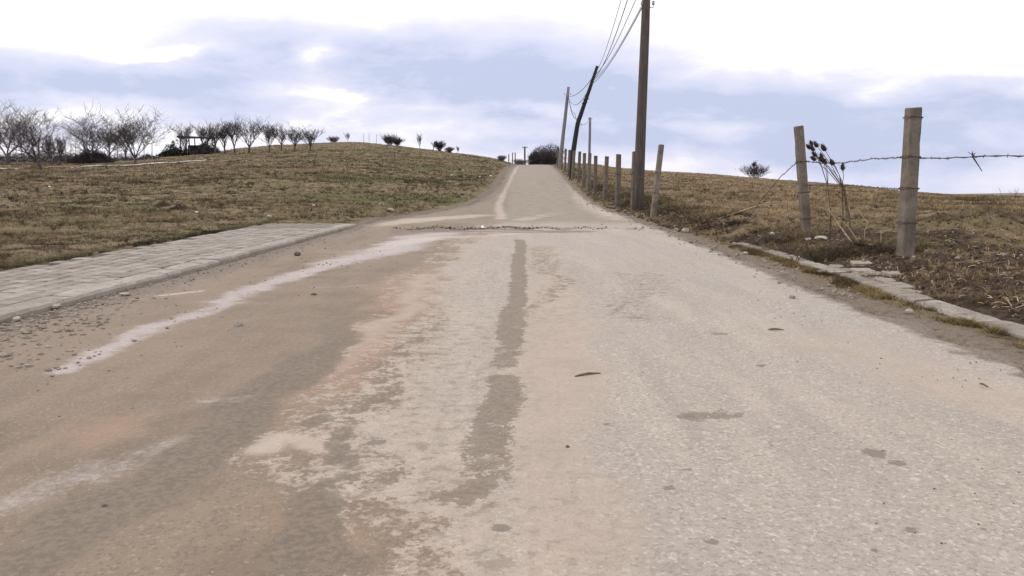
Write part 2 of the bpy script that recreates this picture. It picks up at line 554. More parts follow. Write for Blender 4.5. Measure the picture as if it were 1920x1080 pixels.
def simple(name, c1, c2, sc=8, rough=.9, bump=.4, spec=.2, stretch=None):
    m, g = mat(name)
    co = g.coord()
    if stretch: co = g.scale(co, stretch)
    a = g.noise(co, sc, 5, .65)
    oi = g.n.new('ShaderNodeObjectInfo').outputs['Random']
    col = g.mix(g.step(a, .35, .65), c1, c2)
    col = g.mix(1.0, col, g.mix(oi, (.8, .8, .8), (1.15, 1.15, 1.15)), 'MULTIPLY')
    g.out(col, rough, g.bump(a, bump, .01), spec)
    return m


M_joint = simple('joint_sand', (.040, .031, .023), (.090, .070, .052), 14)
M_stone = simple('limestone', (.24, .205, .172), (.36, .315, .27), 18)
M_stone_dark = simple('dark_pebble', (.055, .045, .038), (.12, .095, .075), 30)
M_gravel = simple('brown_gravel', (.17, .135, .103), (.32, .265, .215), 9)
M_wood = simple('grey_timber', (.050, .040, .037), (.085, .068, .058), 3, stretch=(9, 9, .7))
M_wood_far = simple('pale_timber', (.13, .125, .13), (.19, .18, .185), 3, stretch=(9, 9, .7))
M_tar = simple('tarred_timber', (.018, .016, .018), (.040, .034, .034), 3, stretch=(9, 9, .7))
M_wire = simple('rusty_wire', (.045, .032, .030), (.11, .075, .060), 40, .7)
M_cable = simple('black_cable', (.06, .06, .075), (.09, .09, .11), 10, .6)
M_ceramic = simple('ceramic', (.30, .29, .28), (.42, .40, .38), 10, .3)
M_metal = simple('dull_steel', (.16, .16, .165), (.25, .25, .25), 12, .5)
M_bark = simple('bark', (.050, .040, .042), (.105, .085, .083), 9)
M_twig = simple('twigs', (.036, .029, .031), (.078, .063, .066), 6)
M_twig_pale = simple('pale_twigs', (.10, .085, .088), (.17, .145, .148), 6)
M_twig_dark = simple('dark_twigs', (.030, .024, .027), (.070, .056, .060), 6)
M_evergreen = simple('evergreen_leaf', (.018, .024, .013), (.045, .055, .028), 6)
M_stalk = simple('dry_stalk', (.24, .175, .11), (.40, .31, .21), 20)
M_weed = simple('brown_weed', (.085, .060, .036), (.17, .125, .080), 20)
M_seed = simple('teasel_head', (.018, .013, .012), (.055, .038, .028), 60)
M_litter = simple('white_plastic', (.68, .68, .68), (.82, .82, .81), 12, .45)
M_soil = simple('dark_soil', (.030, .021, .014), (.075, .052, .035), 12)
M_roof = simple('dark_roof', (.035, .034, .038), (.070, .066, .070), 5)
M_wall = simple('dark_board', (.030, .030, .030), (.070, .066, .062), 5)
M_hill = simple('far_hill', (.095, .085, .080), (.15, .125, .105), .02, bump=0)
M_track = simple('pale_track', (.42, .40, .385), (.52, .50, .48), .8)

M_blade, g = mat('grass_blades')
g.out(g.attr('tint', 'Color'), .9, None, .1)

# ------------------------------------------------------------------ ground sheet
ncol = 900
# azimuth-like columns packed towards the view, depth rows packed near
ac = np.concatenate([np.linspace(-2.2, -0.95, 60, endpoint=False), np.linspace(-.95, .95, ncol - 120), np.linspace(.96, 2.2, 60)])
yr = np.concatenate([np.linspace(-5, 3, 30, endpoint=False), 3 + (np.linspace(0, 1, 430, endpoint=False)) ** 1.55 * 47,
                     50 * (140 / 50) ** np.linspace(0, 1, 170, endpoint=False), 140 * (5000 / 140) ** np.linspace(0, 1, 60)])
AA, YY = np.meshgrid(ac, yr)
XX = AA * (YY + 8)
ZZ = ground(XX, YY)
V = np.stack([XX, YY, ZZ], -1).reshape(-1, 3)


def grid_faces(nr, nc):
    i = np.arange(nr - 1)[:, None] * nc + np.arange(nc - 1)[None, :]
    return np.stack([i, i + 1, i + nc + 1, i + nc], -1).reshape(-1, 4)


me = mesh_np('ground', V, grid_faces(len(yr), ncol), M_ground, True)
x_, y_ = V[:, 0], V[:, 1]
outd = np.maximum(xl(y_) - x_, x_ - xr(y_))


def verge_mask(x, y):
    left = x < 0
    wv = np.where(left, np.interp(y, [0, 16, 22, 40, 80], [.15, .5, .7, 1.0, .8]), np.interp(y, [0, 12, 20, 30, 60, 80], [.55, .5, .55, .35, .35, .4]))
    o = np.maximum(xl(y) - x, x - xr(y))
    return np.clip(1 - o / wv, 0, 1) * (y < 110)


fx, fy = hit_fn(base, 1697, 478)


def soil_mask(x, y):
    """bare dark earth under the near fence on the right"""
    a = sstep(x, 3.1, 3.7) * sstep(x, 8.5, 5.0) * sstep(y, 16.5, 12) * 0.76
    b = np.clip(1 - np.abs((x - xr(y)) - 1.1) / 1.2, 0, 1) * (x > 0) * sstep(y, 14, 18) * sstep(y, 60, 34) * .82
    v = np.maximum(a, b)
    for mx_, my_, r, h_ in MOUNDS:
        v = np.maximum(v, .62 * np.exp(-((x - mx_) ** 2 + (y - my_) ** 2) / (r * r)) * (h_ > .08))
    return v


fattr(me, 'verge', verge_mask(x_, y_) * .95)
fattr(me, 'soil', soil_mask(x_, y_))
# greener sward in the hollow left of the road and a little behind the fence
green = np.where(x_ < 0, .35 + .65 * sstep(x_ / np.maximum(y_, 3), -.42, -.12), .25 + .2 * sstep(y_, 26, 14)) * sstep(y_, 140, 60)
fattr(me, 'green', green)
tag(link('ground', me), kind='structure')

# far ridge on the right
hv, hf = [], []
hx = np.linspace(700, 3200, 120)
ridge = np.interp(hx, [700, 1150, 1500, 2200, 3200], [-70, -52, -47.5, -44, -50]) + (fbm(hx * .006, hx * 0, 8) - .5) * 4
for i, x in enumerate(hx):
    hv += [(x, 1750, -95), (x, 2000, ridge[i]), (x, 2150, ridge[i] - 1), (x, 2600, -110)]
me = mesh_np('hill', hv, [(i * 4 + k, (i + 1) * 4 + k, (i + 1) * 4 + k + 1, i * 4 + k + 1) for i in range(119) for k in range(3)], M_hill, True)
tag(link('hill', me), kind='structure')

# ------------------------------------------------------------------ road sheet
ry = np.concatenate([np.linspace(-5, 1.6, 12, endpoint=False), 1.6 + np.linspace(0, 1, 760, endpoint=False) ** 1.35 * 26.4,
                     28 * (98 / 28) ** np.linspace(0, 1, 170)])
nu = 330
uu = np.linspace(0, 1, nu)
RL, RRx = xl(ry), xr(ry)
jl = (fbm(ry * 1.7, ry * 0 + 3, 50, 4) - .5) * np.where(ry > 17.2, .5, .0)
jr = (fbm(ry * 1.9, ry * 0 + 9, 60, 4) - .5) * .45
RL = RL + jl; RRx = RRx + jr
RX = RL[:, None] + (RRx - RL)[:, None] * uu[None, :]
RY = np.repeat(ry[:, None], nu, 1)
RZ = base(RX, RY) + 0.006 + (fbm(RX * .8, RY * .8, 12, 3) - .5) * .018
RZ += 0.012 * np.sin(np.clip(uu, 0, 1) * math.pi)[None, :]
edge = np.minimum(uu[None, :] * (RRx - RL)[:, None], (1 - uu)[None, :] * (RRx - RL)[:, None])
RZ -= 0.035 * sstep(edge, .10, 0)
# broken lip across the road where the old surface ends
XA, YA = hit_fn(base, 770, 429); XB, YB = hit_fn(base, 1235, 429)
lipy = YA + (RX - XA) * (YB - YA) / (XB - XA) + (fbm(RX * 2, RX * 0, 41) - .5) * 1.3 + (fbm(RX * 7, RX * 0, 42) - .5) * .5
dl = RY - lipy
RZ += -0.05 * np.exp(-(dl / .16) ** 2) * sstep(RX, XA - .6, XA + .3) * sstep(RX, XB + .4, XB - .8)
RV = np.stack([RX, RY, RZ], -1).reshape(-1, 3)
road_me = mesh_np('road', RV, grid_faces(len(ry), nu), M_road, True)

# features of wear, water and mud, plus painted wet sheen, set out in photograph pixels and laid on the ground
rx, rry = RV[:, 0], RV[:, 1]


def gp(px, py, z=0.0):
    a, t = ray(px, py)
    y = (z - HC) / t
    return a * y, y


def gpb(px, py):
    return gp(px, py) if py > 440 else hit_fn(base, px, py)


wx = rx + (fbm(rx * 1.6, rry * 1.6, 91, 4) - .5) * .45
wy = rry + (fbm(rx * 1.6, rry * 1.6, 92, 4) - .5) * .45


def band(pts, soft=.5, wob=True):
    wa_ = .25 if wob == 's' else 1.0
    """pts: (px, py, half width in metres, strength) along the streak"""
    q = [(*gpb(p[0], p[1]), p[2], p[3]) for p in pts]
    X1, Y1 = (rx + (wx - rx) * wa_, rry + (wy - rry) * wa_) if wob else (rx, rry)
    res = np.zeros(len(rx))
    for (ax, ay, aw, as_), (bx, by, bw, bs) in zip(q[:-1], q[1:]):
        dx, dy = bx - ax, by - ay
        t = np.clip(((X1 - ax) * dx + (Y1 - ay) * dy) / (dx * dx + dy * dy), 0, 1)
        d = np.hypot(X1 - ax - t * dx, Y1 - ay - t * dy)
        w_ = aw + (bw - aw) * t
        v = (as_ + (bs - as_) * t) * (1 - sstep(d / w_, 1 - soft, 1 + soft))
        res = np.maximum(res, v)
    return res


def poly_side(pts):
    """1 to the left of a polyline given bottom to top"""
    q = [gpb(*p) for p in pts]
    ys = [p[1] for p in q]; xs = [p[0] for p in q]
    return np.interp(wy, ys, xs) - wx


silt_edge = [(640, 1240), (560, 1000), (470, 860), (560, 770), (650, 690), (700, 600), (745, 530), (800, 480), (870, 445), (900, 425), (930, 395)]
ds_ = poly_side(silt_edge)
silt = sstep(ds_, -.35, .30) * .95
silt *= sstep(rry, 19.5, 16.0) * .75 + .25
silt = np.maximum(silt, .55 * sstep(ds_, -1.0, -.1))
silt = np.maximum(silt, band([(560, 1060, .35, .6), (640, 960, .25, .55), (700, 880, .2, .5)]))
silt = np.maximum(silt, .62 * sstep(np.abs(dl.ravel()), .9, .2) * sstep(rx, XB + .5, XB - 2.5))
fattr(road_me, 'silt', silt)
fattr(road_me, 'orange', np.maximum.reduce([
    band([(560, 800, .12, .5), (650, 700, .22, .95), (720, 600, .30, .9), (770, 540, .35, .8), (800, 500, .3, .5)], .8),
    band([(60, 830, .12, .5), (200, 800, .22, .8), (330, 770, .12, .4)], .9),
    band([(480, 960, .10, .5), (560, 1040, .18, .7), (520, 1090, .2, .5)], .9)]))
fattr(road_me, 'pale', np.maximum.reduce([  # light dust, with sheen of wet streak and puddle painted as paler colour
    band([(110, 705, .07, .85), (200, 660, .11, .95), (330, 605, .12, .8), (440, 560, .13, .85), (560, 515, .20, 1), (680, 482, .32, 1), (740, 466, .40, 1), (800, 445, .45, .95), (850, 436, .4, .6)], .98),
    band([(360, 760, .06, .5), (480, 757, .08, .6)], .95), band([(0, 990, .10, .45), (180, 900, .14, .6), (330, 830, .10, .5), (420, 800, .05, .3)], .98),
    band([(600, 545, .10, .4), (690, 540, .10, .4)], .9),
    band([(900, 434, .25, .8), (1000, 436, .25, .7)], .5)]))
fattr(road_me, 'cream', np.maximum.reduce([
    band([(300, 556, .05, .9), (375, 548, .05, .9)], .3, False), band([(700, 470, .2, .5), (790, 452, .3, .7), (870, 446, .2, .7), (960, 440, .2, .6)], .6),
    band([(800, 520, .12, .5), (740, 600, .14, .55), (650, 690, .08, .45)], .9),
    band([(940, 412, .20, .65), (935, 385, .18, .62), (947, 356, .17, .62), (959, 331, .20, .60), (971, 311, .25, .60)], .95, 's'), band([(985, 412, .25, .35), (1000, 395, .2, .35)], .9), band([(1150, 406, .45, .75), (1110, 388, .3, .6), (1080, 365, .25, .5), (1062, 340, .25, .4)], .95),
    band([(1170, 412, .7, .55), (1115, 390, .6, .6), (1090, 365, .5, .6), (1075, 345, .5, .5)], .7),
    band([(980, 413, .4, .6), (1040, 400, .4, .4), (1100, 396, .3, .3)], .7),
    band([(700, 424, .5, .6), (800, 412, .7, .7), (900, 405, .6, .6)], .7),
    band([(500, 850, .10, .7), (540, 820, .08, .7), (620, 850, .10, .6)], .8), band([(1300, 690, .3, .35), (1500, 760, .3, .4), (1900, 860, .3, .35)], .9)]))
fattr(road_me, 'peach', np.maximum.reduce([
    band([(1010, 1130, .22, .7), (1030, 900, .25, .8), (1040, 760, .28, .85), (1035, 640, .32, .9), (1030, 540, .3, .7), (1010, 460, .3, .5)], .7),
    .75 * sstep(ds_, -1.3, -.2), band([(1560, 640, .4, .6), (1760, 720, .4, .7), (1920, 780, .3, .6)], .9),
    band([(640, 1060, .5, .8), (760, 900, .4, .7), (830, 700, .4, .5), (860, 560, .4, .4)], .9),
    np.zeros(len(rx))]))
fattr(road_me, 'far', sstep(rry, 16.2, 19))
fattr(road_me, 'shoulder', np.maximum(.95 * sstep(wx * .5 + rx * .5 - xr(rry), -.45, .0) * sstep(rry, 20, 14) + .6 * sstep(rx - xr(rry), -.5, .0) * sstep(rry, 14, 20), .85 * sstep(xl(rry) - wx * .5 - rx * .5, -.75, -.05)))
fattr(road_me, 'fleck', np.clip(band([(640, 1080, .5, .9), (760, 880, .45, .9), (760, 700, .4, .9), (820, 600, .4, .7), (880, 500, .4, .4)], .9) + .35 * sstep(ds_, -2.2, -.6) + band([(1040, 600, .4, .5), (1060, 500, .7, .6)], .9), 0, 1))
fattr(road_me, 'track', np.maximum.reduce([
    band([(975, 452, .085, .95), (972, 520, .085, 1), (968, 575, .09, .9), (960, 610, .11, 1), (950, 650, .08, .8), (942, 690, .09, .66)], .45, 's'),
    band([(942, 715, .085, .9), (938, 760, .10, .95), (925, 800, .10, .85), (915, 850, .115, .62), (905, 890, .10, .60)], .5, 's'),
    band([(895, 915, .07, .9), (855, 935, .07, 1.0), (820, 940, .04, .6)], .6, 's'),
    band([(1000, 600, .05, .5), (1040, 530, .12, .55), (1020, 500, .2, .5), (1010, 465, .3, .45)], .7),
    band([(760, 670, .12, .52), (720, 740, .12, .56), (690, 790, .1, .5), (820, 600, .15, .5)], .9),
    band([(640, 900, .12, .55), (720, 890, .1, .5), (560, 960, .1, .5)], .9),
    band([(1180, 600, .25, .42), (1200, 520, .3, .40)], .9),
    band([(1340, 790, .06, .66), (1400, 785, .05, .6)], .8)]))
fattr(road_me, 'damp', np.maximum.reduce([
    band([(100, 1060, .18, .7), (320, 920, .16, .8), (450, 800, .16, .85), (540, 720, .18, .85), (620, 650, .2, .7), (680, 590, .22, .5)], .6),
    band([(620, 790, .14, .6), (700, 760, .10, .5)], .7),
    band([(0, 600, .12, .85), (120, 575, .12, .9), (300, 530, .13, .9), (480, 480, .16, .8), (655, 430, .2, .6)], .6),
    band([(770, 433, .5, .9), (850, 432, .7, 1.0), (960, 435, .5, .9), (1100, 436, .35, .6)], .9),
    band([(690, 790, .05, .5), (530, 1050, .12, .75), (560, 1090, .15, .7)], .7)]))
spots = [(700, 838, .042, 1), (938, 1000, .024, 1), (1253, 922, .022, 1), (1640, 855, .055, 1), (1680, 872, .04, .9), (1352, 629, .06, .8),
         (1425, 690, .05, .7), (1330, 1022, .026, .9), (1710, 1000, .022, .9), (1140, 803, .022, .7), (1425, 1044, .02, .8), (1380, 990, .015, .8),
         (915, 1055, .018, .8), (880, 1050, .015, .7), (1455, 622, .04, .6), (1845, 998, .015, .8), (1750, 865, .02, .5), (1280, 980, .012, .7),
         (1000, 640, .02, .7), (860, 650, .05, .55), (1350, 985, .014, .7), (1215, 745, .02, .5), (1540, 820, .02, .6), (1290, 887, .014, .9),
         (1375, 890, .015, .6), (1518, 920, .02, .55), (1640, 1041, .02, .7), (750, 1035, .03, .7), (720, 1050, .03, .6)]
sp = np.zeros(len(rx))
for px, py, r, s in spots:
    sx, sy = gp(px, py); r *= .62
    el = 1.0 + .6 * random.random()
    ww = .35 * r
    q = np.hypot((rx - sx) / el + (vnoise(rx * 22, rry * 22, 5) - .5) * ww * 2, rry - sy + (vnoise(rx * 22, rry * 22, 6) - .5) * ww * 3)
    sp = np.maximum(sp, s * (1 - sstep(q / (r * 1.6), .1, 1.7)))
fattr(road_me, 'spot', sp)
dlr = dl.ravel()
mud = 1.0 * np.exp(-(dlr / .50) ** 2) * sstep(rx, XA - .3, XA + .4) * sstep(rx, XB - 1.2, XB - 2.6) * (.35 + .9 * fbm(rx * 3, rx * 0 + 2, 19, 3))
mud = np.maximum(mud, .56 * np.exp(-(dlr / .30) ** 2) * sstep(rx, XA - .3, XA + .4) * sstep(rx, XB + .5, XB - .6))
fattr(road_me, 'mud', mud)
tag(link('road', road_me), kind='structure')

# ------------------------------------------------------------------ pavement on the left (kerb stones, pavers)
s0, s1 = -4.0, (PAVE_END - KY0) / KD.y


def kp(s, t, z=0.0):
    return Vector((KX0 + KD.x * s + KN.x * t, KY0 + KD.y * s + KN.y * t, z))


KANG = math.atan2(KD.y, KD.x)
KW = 0.26
bed = MB()
a_, b_, c_, d_ = kp(s0, KW - .05, -.2), kp(s1 - .03, KW - .05, -.2), kp(s1 - .03, PAVE_W - .01, -.2), kp(s0, PAVE_W - .01, -.2)
up = Vector((0, 0, .234))
bed.v += [a_, b_, c_, d_, a_ + up, b_ + up, c_ + up, d_ + up]
bed.f += [(0, 3, 2, 1), (4, 5, 6, 7), (0, 1, 5, 4), (1, 2, 6, 5), (2, 3, 7, 6), (3, 0, 4, 7)]
pave = tag(bed.build('pavement', M_joint), kind='structure')


def chunk(sx, sy, sz, bev, jit):
    """a bevelled block, top at z = 0"""
    mb = MB()
    for z, e in ((-sz, 0), (-bev, 0), (0, bev)):
        for x, y in ((-1, -1), (1, -1), (1, 1), (-1, 1)):
            mb.v.append(Vector((x * (sx / 2 - e) + random.uniform(-jit, jit), y * (sy / 2 - e) + random.uniform(-jit, jit), z)))
    for r in range(2):
        for k in range(4):
            q = (k + 1) % 4
            mb.f.append((r * 4 + k, r * 4 + q, r * 4 + 4 + q, r * 4 + 4 + k))
    mb.f.append((8, 9, 10, 11))
    return mb


def block_mesh(name, sx, sy, sz, bev, jit, m):
    mb = chunk(sx, sy, sz, bev, jit)
    me = bpy.data.meshes.new(name); me.from_pydata(mb.v, [], mb.f); me.materials.append(m)
    return me


pl, pw = .215, .195
pav_meshes = [block_mesh('paver', pl - .026, pw - .018, .07, .010, .006, M_paver) for _ in range(8)]
spots_p = []
rows = int((s1 - .05 - s0) / pl)
ncross = int((PAVE_W - KW) / pw)
for r in range(rows):
    for c in range(ncross):
        s = s0 + pl * (r + .5) + (.5 * pl if c % 2 else 0)
        t = KW + pw * (c + .5) + .004
        if s + pl / 2 > s1: continue
        p = kp(s, t)
        if c == ncross - 1 and random.random() < .22: continue          # lost under the turf
        settle = -.016 * float(fbm(np.array([p.x * .9]), np.array([p.y * .9]), 71, 2)[0]) + random.uniform(-.004, .003)
        spots_p.append((p, .070 + settle))
vis = lambda p: p.y > 0 and abs(p.x / p.y) < .68
spots_p.sort(key=lambda q: (0 if vis(q[0]) else 1, q[0].y))
stuff = MB()
for i, (p, z) in enumerate(spots_p):
    rz = KANG + random.uniform(-.012, .012)
    if i < 300:
        o = link('paver', random.choice(pav_meshes), pave, (p.x, p.y, z))
        o.rotation_euler = (random.uniform(-.012, .012), random.uniform(-.012, .012), rz)
    else:
        ch = chunk(pl - .026, pw - .018, .07, .010, .006)
        b = len(stuff.v); cr, sr = math.cos(rz), math.sin(rz)
        stuff.v += [Vector((p.x + v.x * cr - v.y * sr, p.y + v.x * sr + v.y * cr, z + v.z)) for v in ch.v]
        stuff.f += [tuple(b + k for k in f) for f in ch.f]
o = stuff.build('paver', M_paver, pave); o['kind'] = 'stuff'


def kerb_mesh(L, Wd, H, m, seed):
    """kerb stone with a worn upper edge, long axis x, top at z = 0"""
    rr = random.Random(seed); mb = MB(); n = 12
    prof = [(-Wd / 2, -H), (-Wd / 2, -.03), (-Wd / 2 + .02, -.005), (Wd / 2 - .015, 0), (Wd / 2, -.02), (Wd / 2, -H)]
    for i in range(n + 1):
        x = -L / 2 + L * i / n
        chip = rr.uniform(0, .012) + (rr.uniform(.015, .04) if rr.random() < .12 else 0)
        for k, (y, z) in enumerate(prof):
            e = .006 if i in (0, n) else 0
            yy = y + (chip if k in (1, 2) else 0) + rr.uniform(-.003, .003)
            mb.v.append(Vector((x, yy, z - e - (chip * .6 if k in (1, 2) else 0) + rr.uniform(-.002, .002))))
    for i in range(n):
        for k in range(5):
            mb.f.append((i * 6 + k, i * 6 + k + 1, i * 6 + 7 + k, i * 6 + 6 + k))
    mb.f.append(tuple(range(6))[::-1]); mb.f.append(tuple(n * 6 + k for k in range(6)))
    me = bpy.data.meshes.new('kerb_stone'); me.from_pydata(mb.v, [], [f[::-1] for f in mb.f]); me.materials.append(m)
    return me


kms = [kerb_mesh(.985, KW - .01, .3, M_kerb, s) for s in range(5)]
k = 0
s = s0
while s + 1.0 <= s1 + .3:
    p = kp(s + .5, KW / 2)
    o = link('kerb_stone', kms[k % 5], pave, (p.x, p.y, .074 + random.uniform(-.006, .004) - .012))
    o.rotation_euler = (0, random.uniform(-.004, .004), KANG + random.uniform(-.004, .004) )
    s += 1.0; k += 1

# ------------------------------------------------------------------ kerb on the right, half buried
kr_pts = [gp(*p, .06) for p in [(2300, 722), (2060, 652), (1920, 612), (1800, 577), (1690, 545), (1600, 514), (1500, 484), (1440, 466), (1395, 456)]]
kr_y = [p[1] for p in kr_pts]; kr_x = [p[0] for p in kr_pts]
krx = lambda y: float(np.interp(y, kr_y, kr_x))
kerb_r = empty('kerb', (krx(8), 8, 0)); kerb_r['kind'] = 'structure'
y = kr_y[0]
M_kerb_dirty = concrete('dirty_kerb_concrete', (.17, .145, .118), (.27, .235, .20), (.085, .066, .050), .8)
kmr = [kerb_mesh(.93, .20, .3, M_kerb_dirty, 20 + s) for s in range(4)]
k = 0
while y < kr_y[-1]:
    a = Vector((krx(y), y, 0)); b = Vector((krx(y + .95), y + .95, 0))
    c = (a + b) / 2; an = math.atan2(b.y - a.y, b.x - a.x)
    zt = max(.045, gz(c.x, c.y) + .012) + random.uniform(-.008, .008)
    o = link('kerb_stone', kmr[k % 4], kerb_r, (c.x - krx(8), c.y - 8, zt))
    o.rotation_euler = (random.uniform(-.05, .05), random.uniform(-.012, .012), an + random.uniform(-.02, .02) + (math.pi))
    y += .95; k += 1
# loose pavers showing through the soil behind it
for px, py in [(1562, 487), (1590, 492), (1620, 497), (1645, 502), (1600, 500), (1632, 508), (1665, 511), (1655, 519), (1690, 522), (1575, 494), (1615, 489), (1680, 506), (1710, 527)]:
    hx_, hy_ = gp(px, py, .12)
    if hx_ < krx(hy_) + .16: hx_ = krx(hy_) + .2
    o = link('paver', random.choice(pav_meshes), kerb_r, (hx_ - krx(8), hy_ - 8, gz(hx_, hy_) + .012))
    o.scale = (1.15, 1.15, 1)
    o.rotation_euler = (random.uniform(-.04, .04), random.uniform(-.04, .04), 1.5 + random.uniform(-.15, .15))

# ------------------------------------------------------------------ concrete fence posts
def post_mesh(h, wx_, wy_, seed, m):
    rr = random.Random(seed); mb = MB()
    n = 15; ch = .016
    for i in range(n + 1):
        u = i / n
        z = -.35 + (h + .35) * u
        tpr = 1 - .10 * u
        if i == n: z = h; tpr *= .93
        if i == n - 1: z = h - .018
        sx, sy = wx_ / 2 * tpr, wy_ / 2 * tpr
        for cx_, cy_ in ((-1, -1), (1, -1), (1, 1), (-1, 1)):
            order = ((cx_ * sx, cy_ * (sy - ch)), (cx_ * (sx - ch), cy_ * sy))
            if cx_ * cy_ < 0: order = order[::-1]
            bite = rr.uniform(.004, .010) if rr.random() < .08 else 0
            for X_, Y_ in order:
                mb.v.append(Vector((X_ - cx_ * bite + rr.uniform(-.0014, .0014), Y_ - cy_ * bite + rr.uniform(-.0014, .0014),
                                    z + (rr.uniform(-.012, .008) if i == n else 0))))
    for i in range(n):
        for k in range(8):
            q = (k + 1) % 8
            mb.f.append((i * 8 + k, i * 8 + q, i * 8 + 8 + q, i * 8 + 8 + k))
    mb.f.append(tuple(n * 8 + k for k in range(8)))
    me = bpy.data.meshes.new('fence_post'); me.from_pydata(mb.v, [], mb.f); me.materials.append(m)
    return me


POSTS = [  # base px, top px, side, turn, label
    ((1697, 478), (1713, 201), (.165, .145), .22, 'tallest and nearest weathered concrete fence post, standing beside the dark earth at the right'),
    ((1512, 434), (1497, 236), (.135, .125), .15, 'concrete fence post leaning left beside the dark teasel heads'),
    ((1224, 411), (1240, 271), (.135, .125), .08, 'concrete post leaning right just past the tall timber utility pole, first of the roadside row'),
    ((1187, 394), (1191, 284), (.130, .120), .4, 'concrete fence post hidden close against the left side of the tall timber utility pole'),
    ((1158, 388), (1160, 289), (.130, .120), .3, 'concrete fence post next left of the tall timber utility pole with a gap between'),
    ((1134, 376), (1138, 293), (.125, .115), .2, 'second free concrete fence post left of the tall timber utility pole'),
    ((1116, 367), (1117, 292), (.125, .115), .2, 'third free concrete fence post left of the tall timber pole, shorter looking'),
    ((1103, 361), (1106, 287), (.125, .115), .3, 'concrete fence post standing in front of the thin distant steel pole'),
    ((1094, 352), (1096, 287), (.120, .110), .2, 'narrow concrete fence post just left of the thin distant steel pole'),
    ((1085, 343), (1087, 284), (.120, .110), .2, 'dark concrete fence post right of the leaning black pole foot'),
    ((1073, 338), (1077, 283), (.120, .110), .2, 'concrete fence post touching the foot of the leaning black pole on its right'),
    ((1066, 331), (1068, 281), (.120, .110), .2, 'concrete fence post immediately left of the leaning black pole foot'),
    ((1059, 323), (1061, 279), (.120, .110), .2, 'concrete fence post between the black pole and the grey pole up the slope'),
    ((1053, 318), (1054, 278), (.120, .110), .2, 'concrete fence post in front of the far grey pole'),
    ((1046, 312), (1046, 275), (.120, .110), .2, 'farthest concrete fence post at the road crest beside the dark shrub'),
]
post_top = []
for i, (bp, tp, (wx_, wy_), rz, lab) in enumerate(POSTS):
    bx, by = hit(*bp)
    zb = gz(bx, by)
    top = P(tp[0], tp[1], by)
    v = top - Vector((bx, by, zb))
    L = v.length
    if i >= 3: wx_, wy_ = wx_ * (1.4 if i >= 8 else 1.2), wy_ * (1.4 if i >= 8 else 1.2)
    me = post_mesh(L, wx_, wy_, i, M_post if i < 3 else M_post_far)
    o = link('fence_post', me, None, (bx, by, zb))
    q = v.to_track_quat('Z', 'Y')
    e = Vector((0, 0, 1)).rotation_difference(v.normalized())
    from mathutils import Quaternion
    o.rotation_mode = 'QUATERNION'
    o.rotation_quaternion = e @ Quaternion((0, 0, 1), rz)
    tag(o, lab, 'fence post', 'concrete fence posts on the right of the road')
    post_top.append((Vector((bx, by, zb)), v, max(wx_, wy_)))
    if i < 6:
        for hfrac in ((.93, .667, .455, .22) if i == 0 else (.66, .37, .12) if i == 1 else (.62, .35)):
            zz = L * hfrac
            mb = MB(); hw = wx_ / 2 * (1 - .1 * hfrac) + .004; hh = wy_ / 2 * (1 - .1 * hfrac) + .004
            ring = [(-hw, -hh), (0, -hh), (hw, -hh), (hw, 0), (hw, hh), (0, hh), (-hw, hh), (-hw, 0), (-hw, -hh)]
            for tw in range(2):
                mb.tube([(x, y, zz + .012 * math.sin(k * 1.7 + tw * 2) + tw * .012) for k, (x, y) in enumerate(ring)], .0035, 4)
            mb.tube([(hw, 0, zz), (hw + .03, .01, zz + .015), (hw + .045, 0, zz - .02)], .003, 3)
            mb.build('wire_tie', M_wire, o)


def on_post(i, frac, side=0):
    b, v, w_ = post_top[i]
    return b + v * frac + Vector((side * w_ * .5, 0, 0))


# ------------------------------------------------------------------ barbed wire
def wire(pts, label, sag=.03, r=.0048, barbs=True, kink=.007):
    full = []
    for a, b in zip(pts[:-1], pts[1:]):
        n = max(6, int((b - a).length / .10))
        for i in range(n):
            u = i / n
            p = a.lerp(b, u); p.z -= sag * 4 * u * (1 - u) * (b - a).length / 3
            p += Vector((0, random.uniform(-1, 1) * kink * .5, random.uniform(-1, 1) * kink)) if 0 < i else Vector()
            full.append(p)
    full.append(pts[-1])
    o = pts[0]
    mb = MB()
    offs = []
    for ph in (0, math.pi):
        mb.tube([p + Vector((0, math.cos(k * 1.9 + ph), math.sin(k * 1.9 + ph))) * .0042 for k, p in enumerate(full)], r, 4)
    ob = mb.build('barbed_wire', M_wire, None, loc=o)
    tag(ob, label, 'barbed wire', 'rusty barbed wire strands')
    if barbs:
        bb = MB()
        for k in range(1, len(full) - 1, 1):
            p = full[k]
            if random.random() < .8:
                for q in range(2):
                    d = Vector((random.uniform(-.4, .4), random.uniform(-1, 1), random.uniform(-1, 1))).normalized() * .022
                    bb.tube([p - d, p + d], [.0022, .0022], 3)
        if bb.v:
            c = bb.build('barb', M_wire, ob, loc=o); c.location = (0, 0, 0); c['kind'] = 'stuff'
    return ob


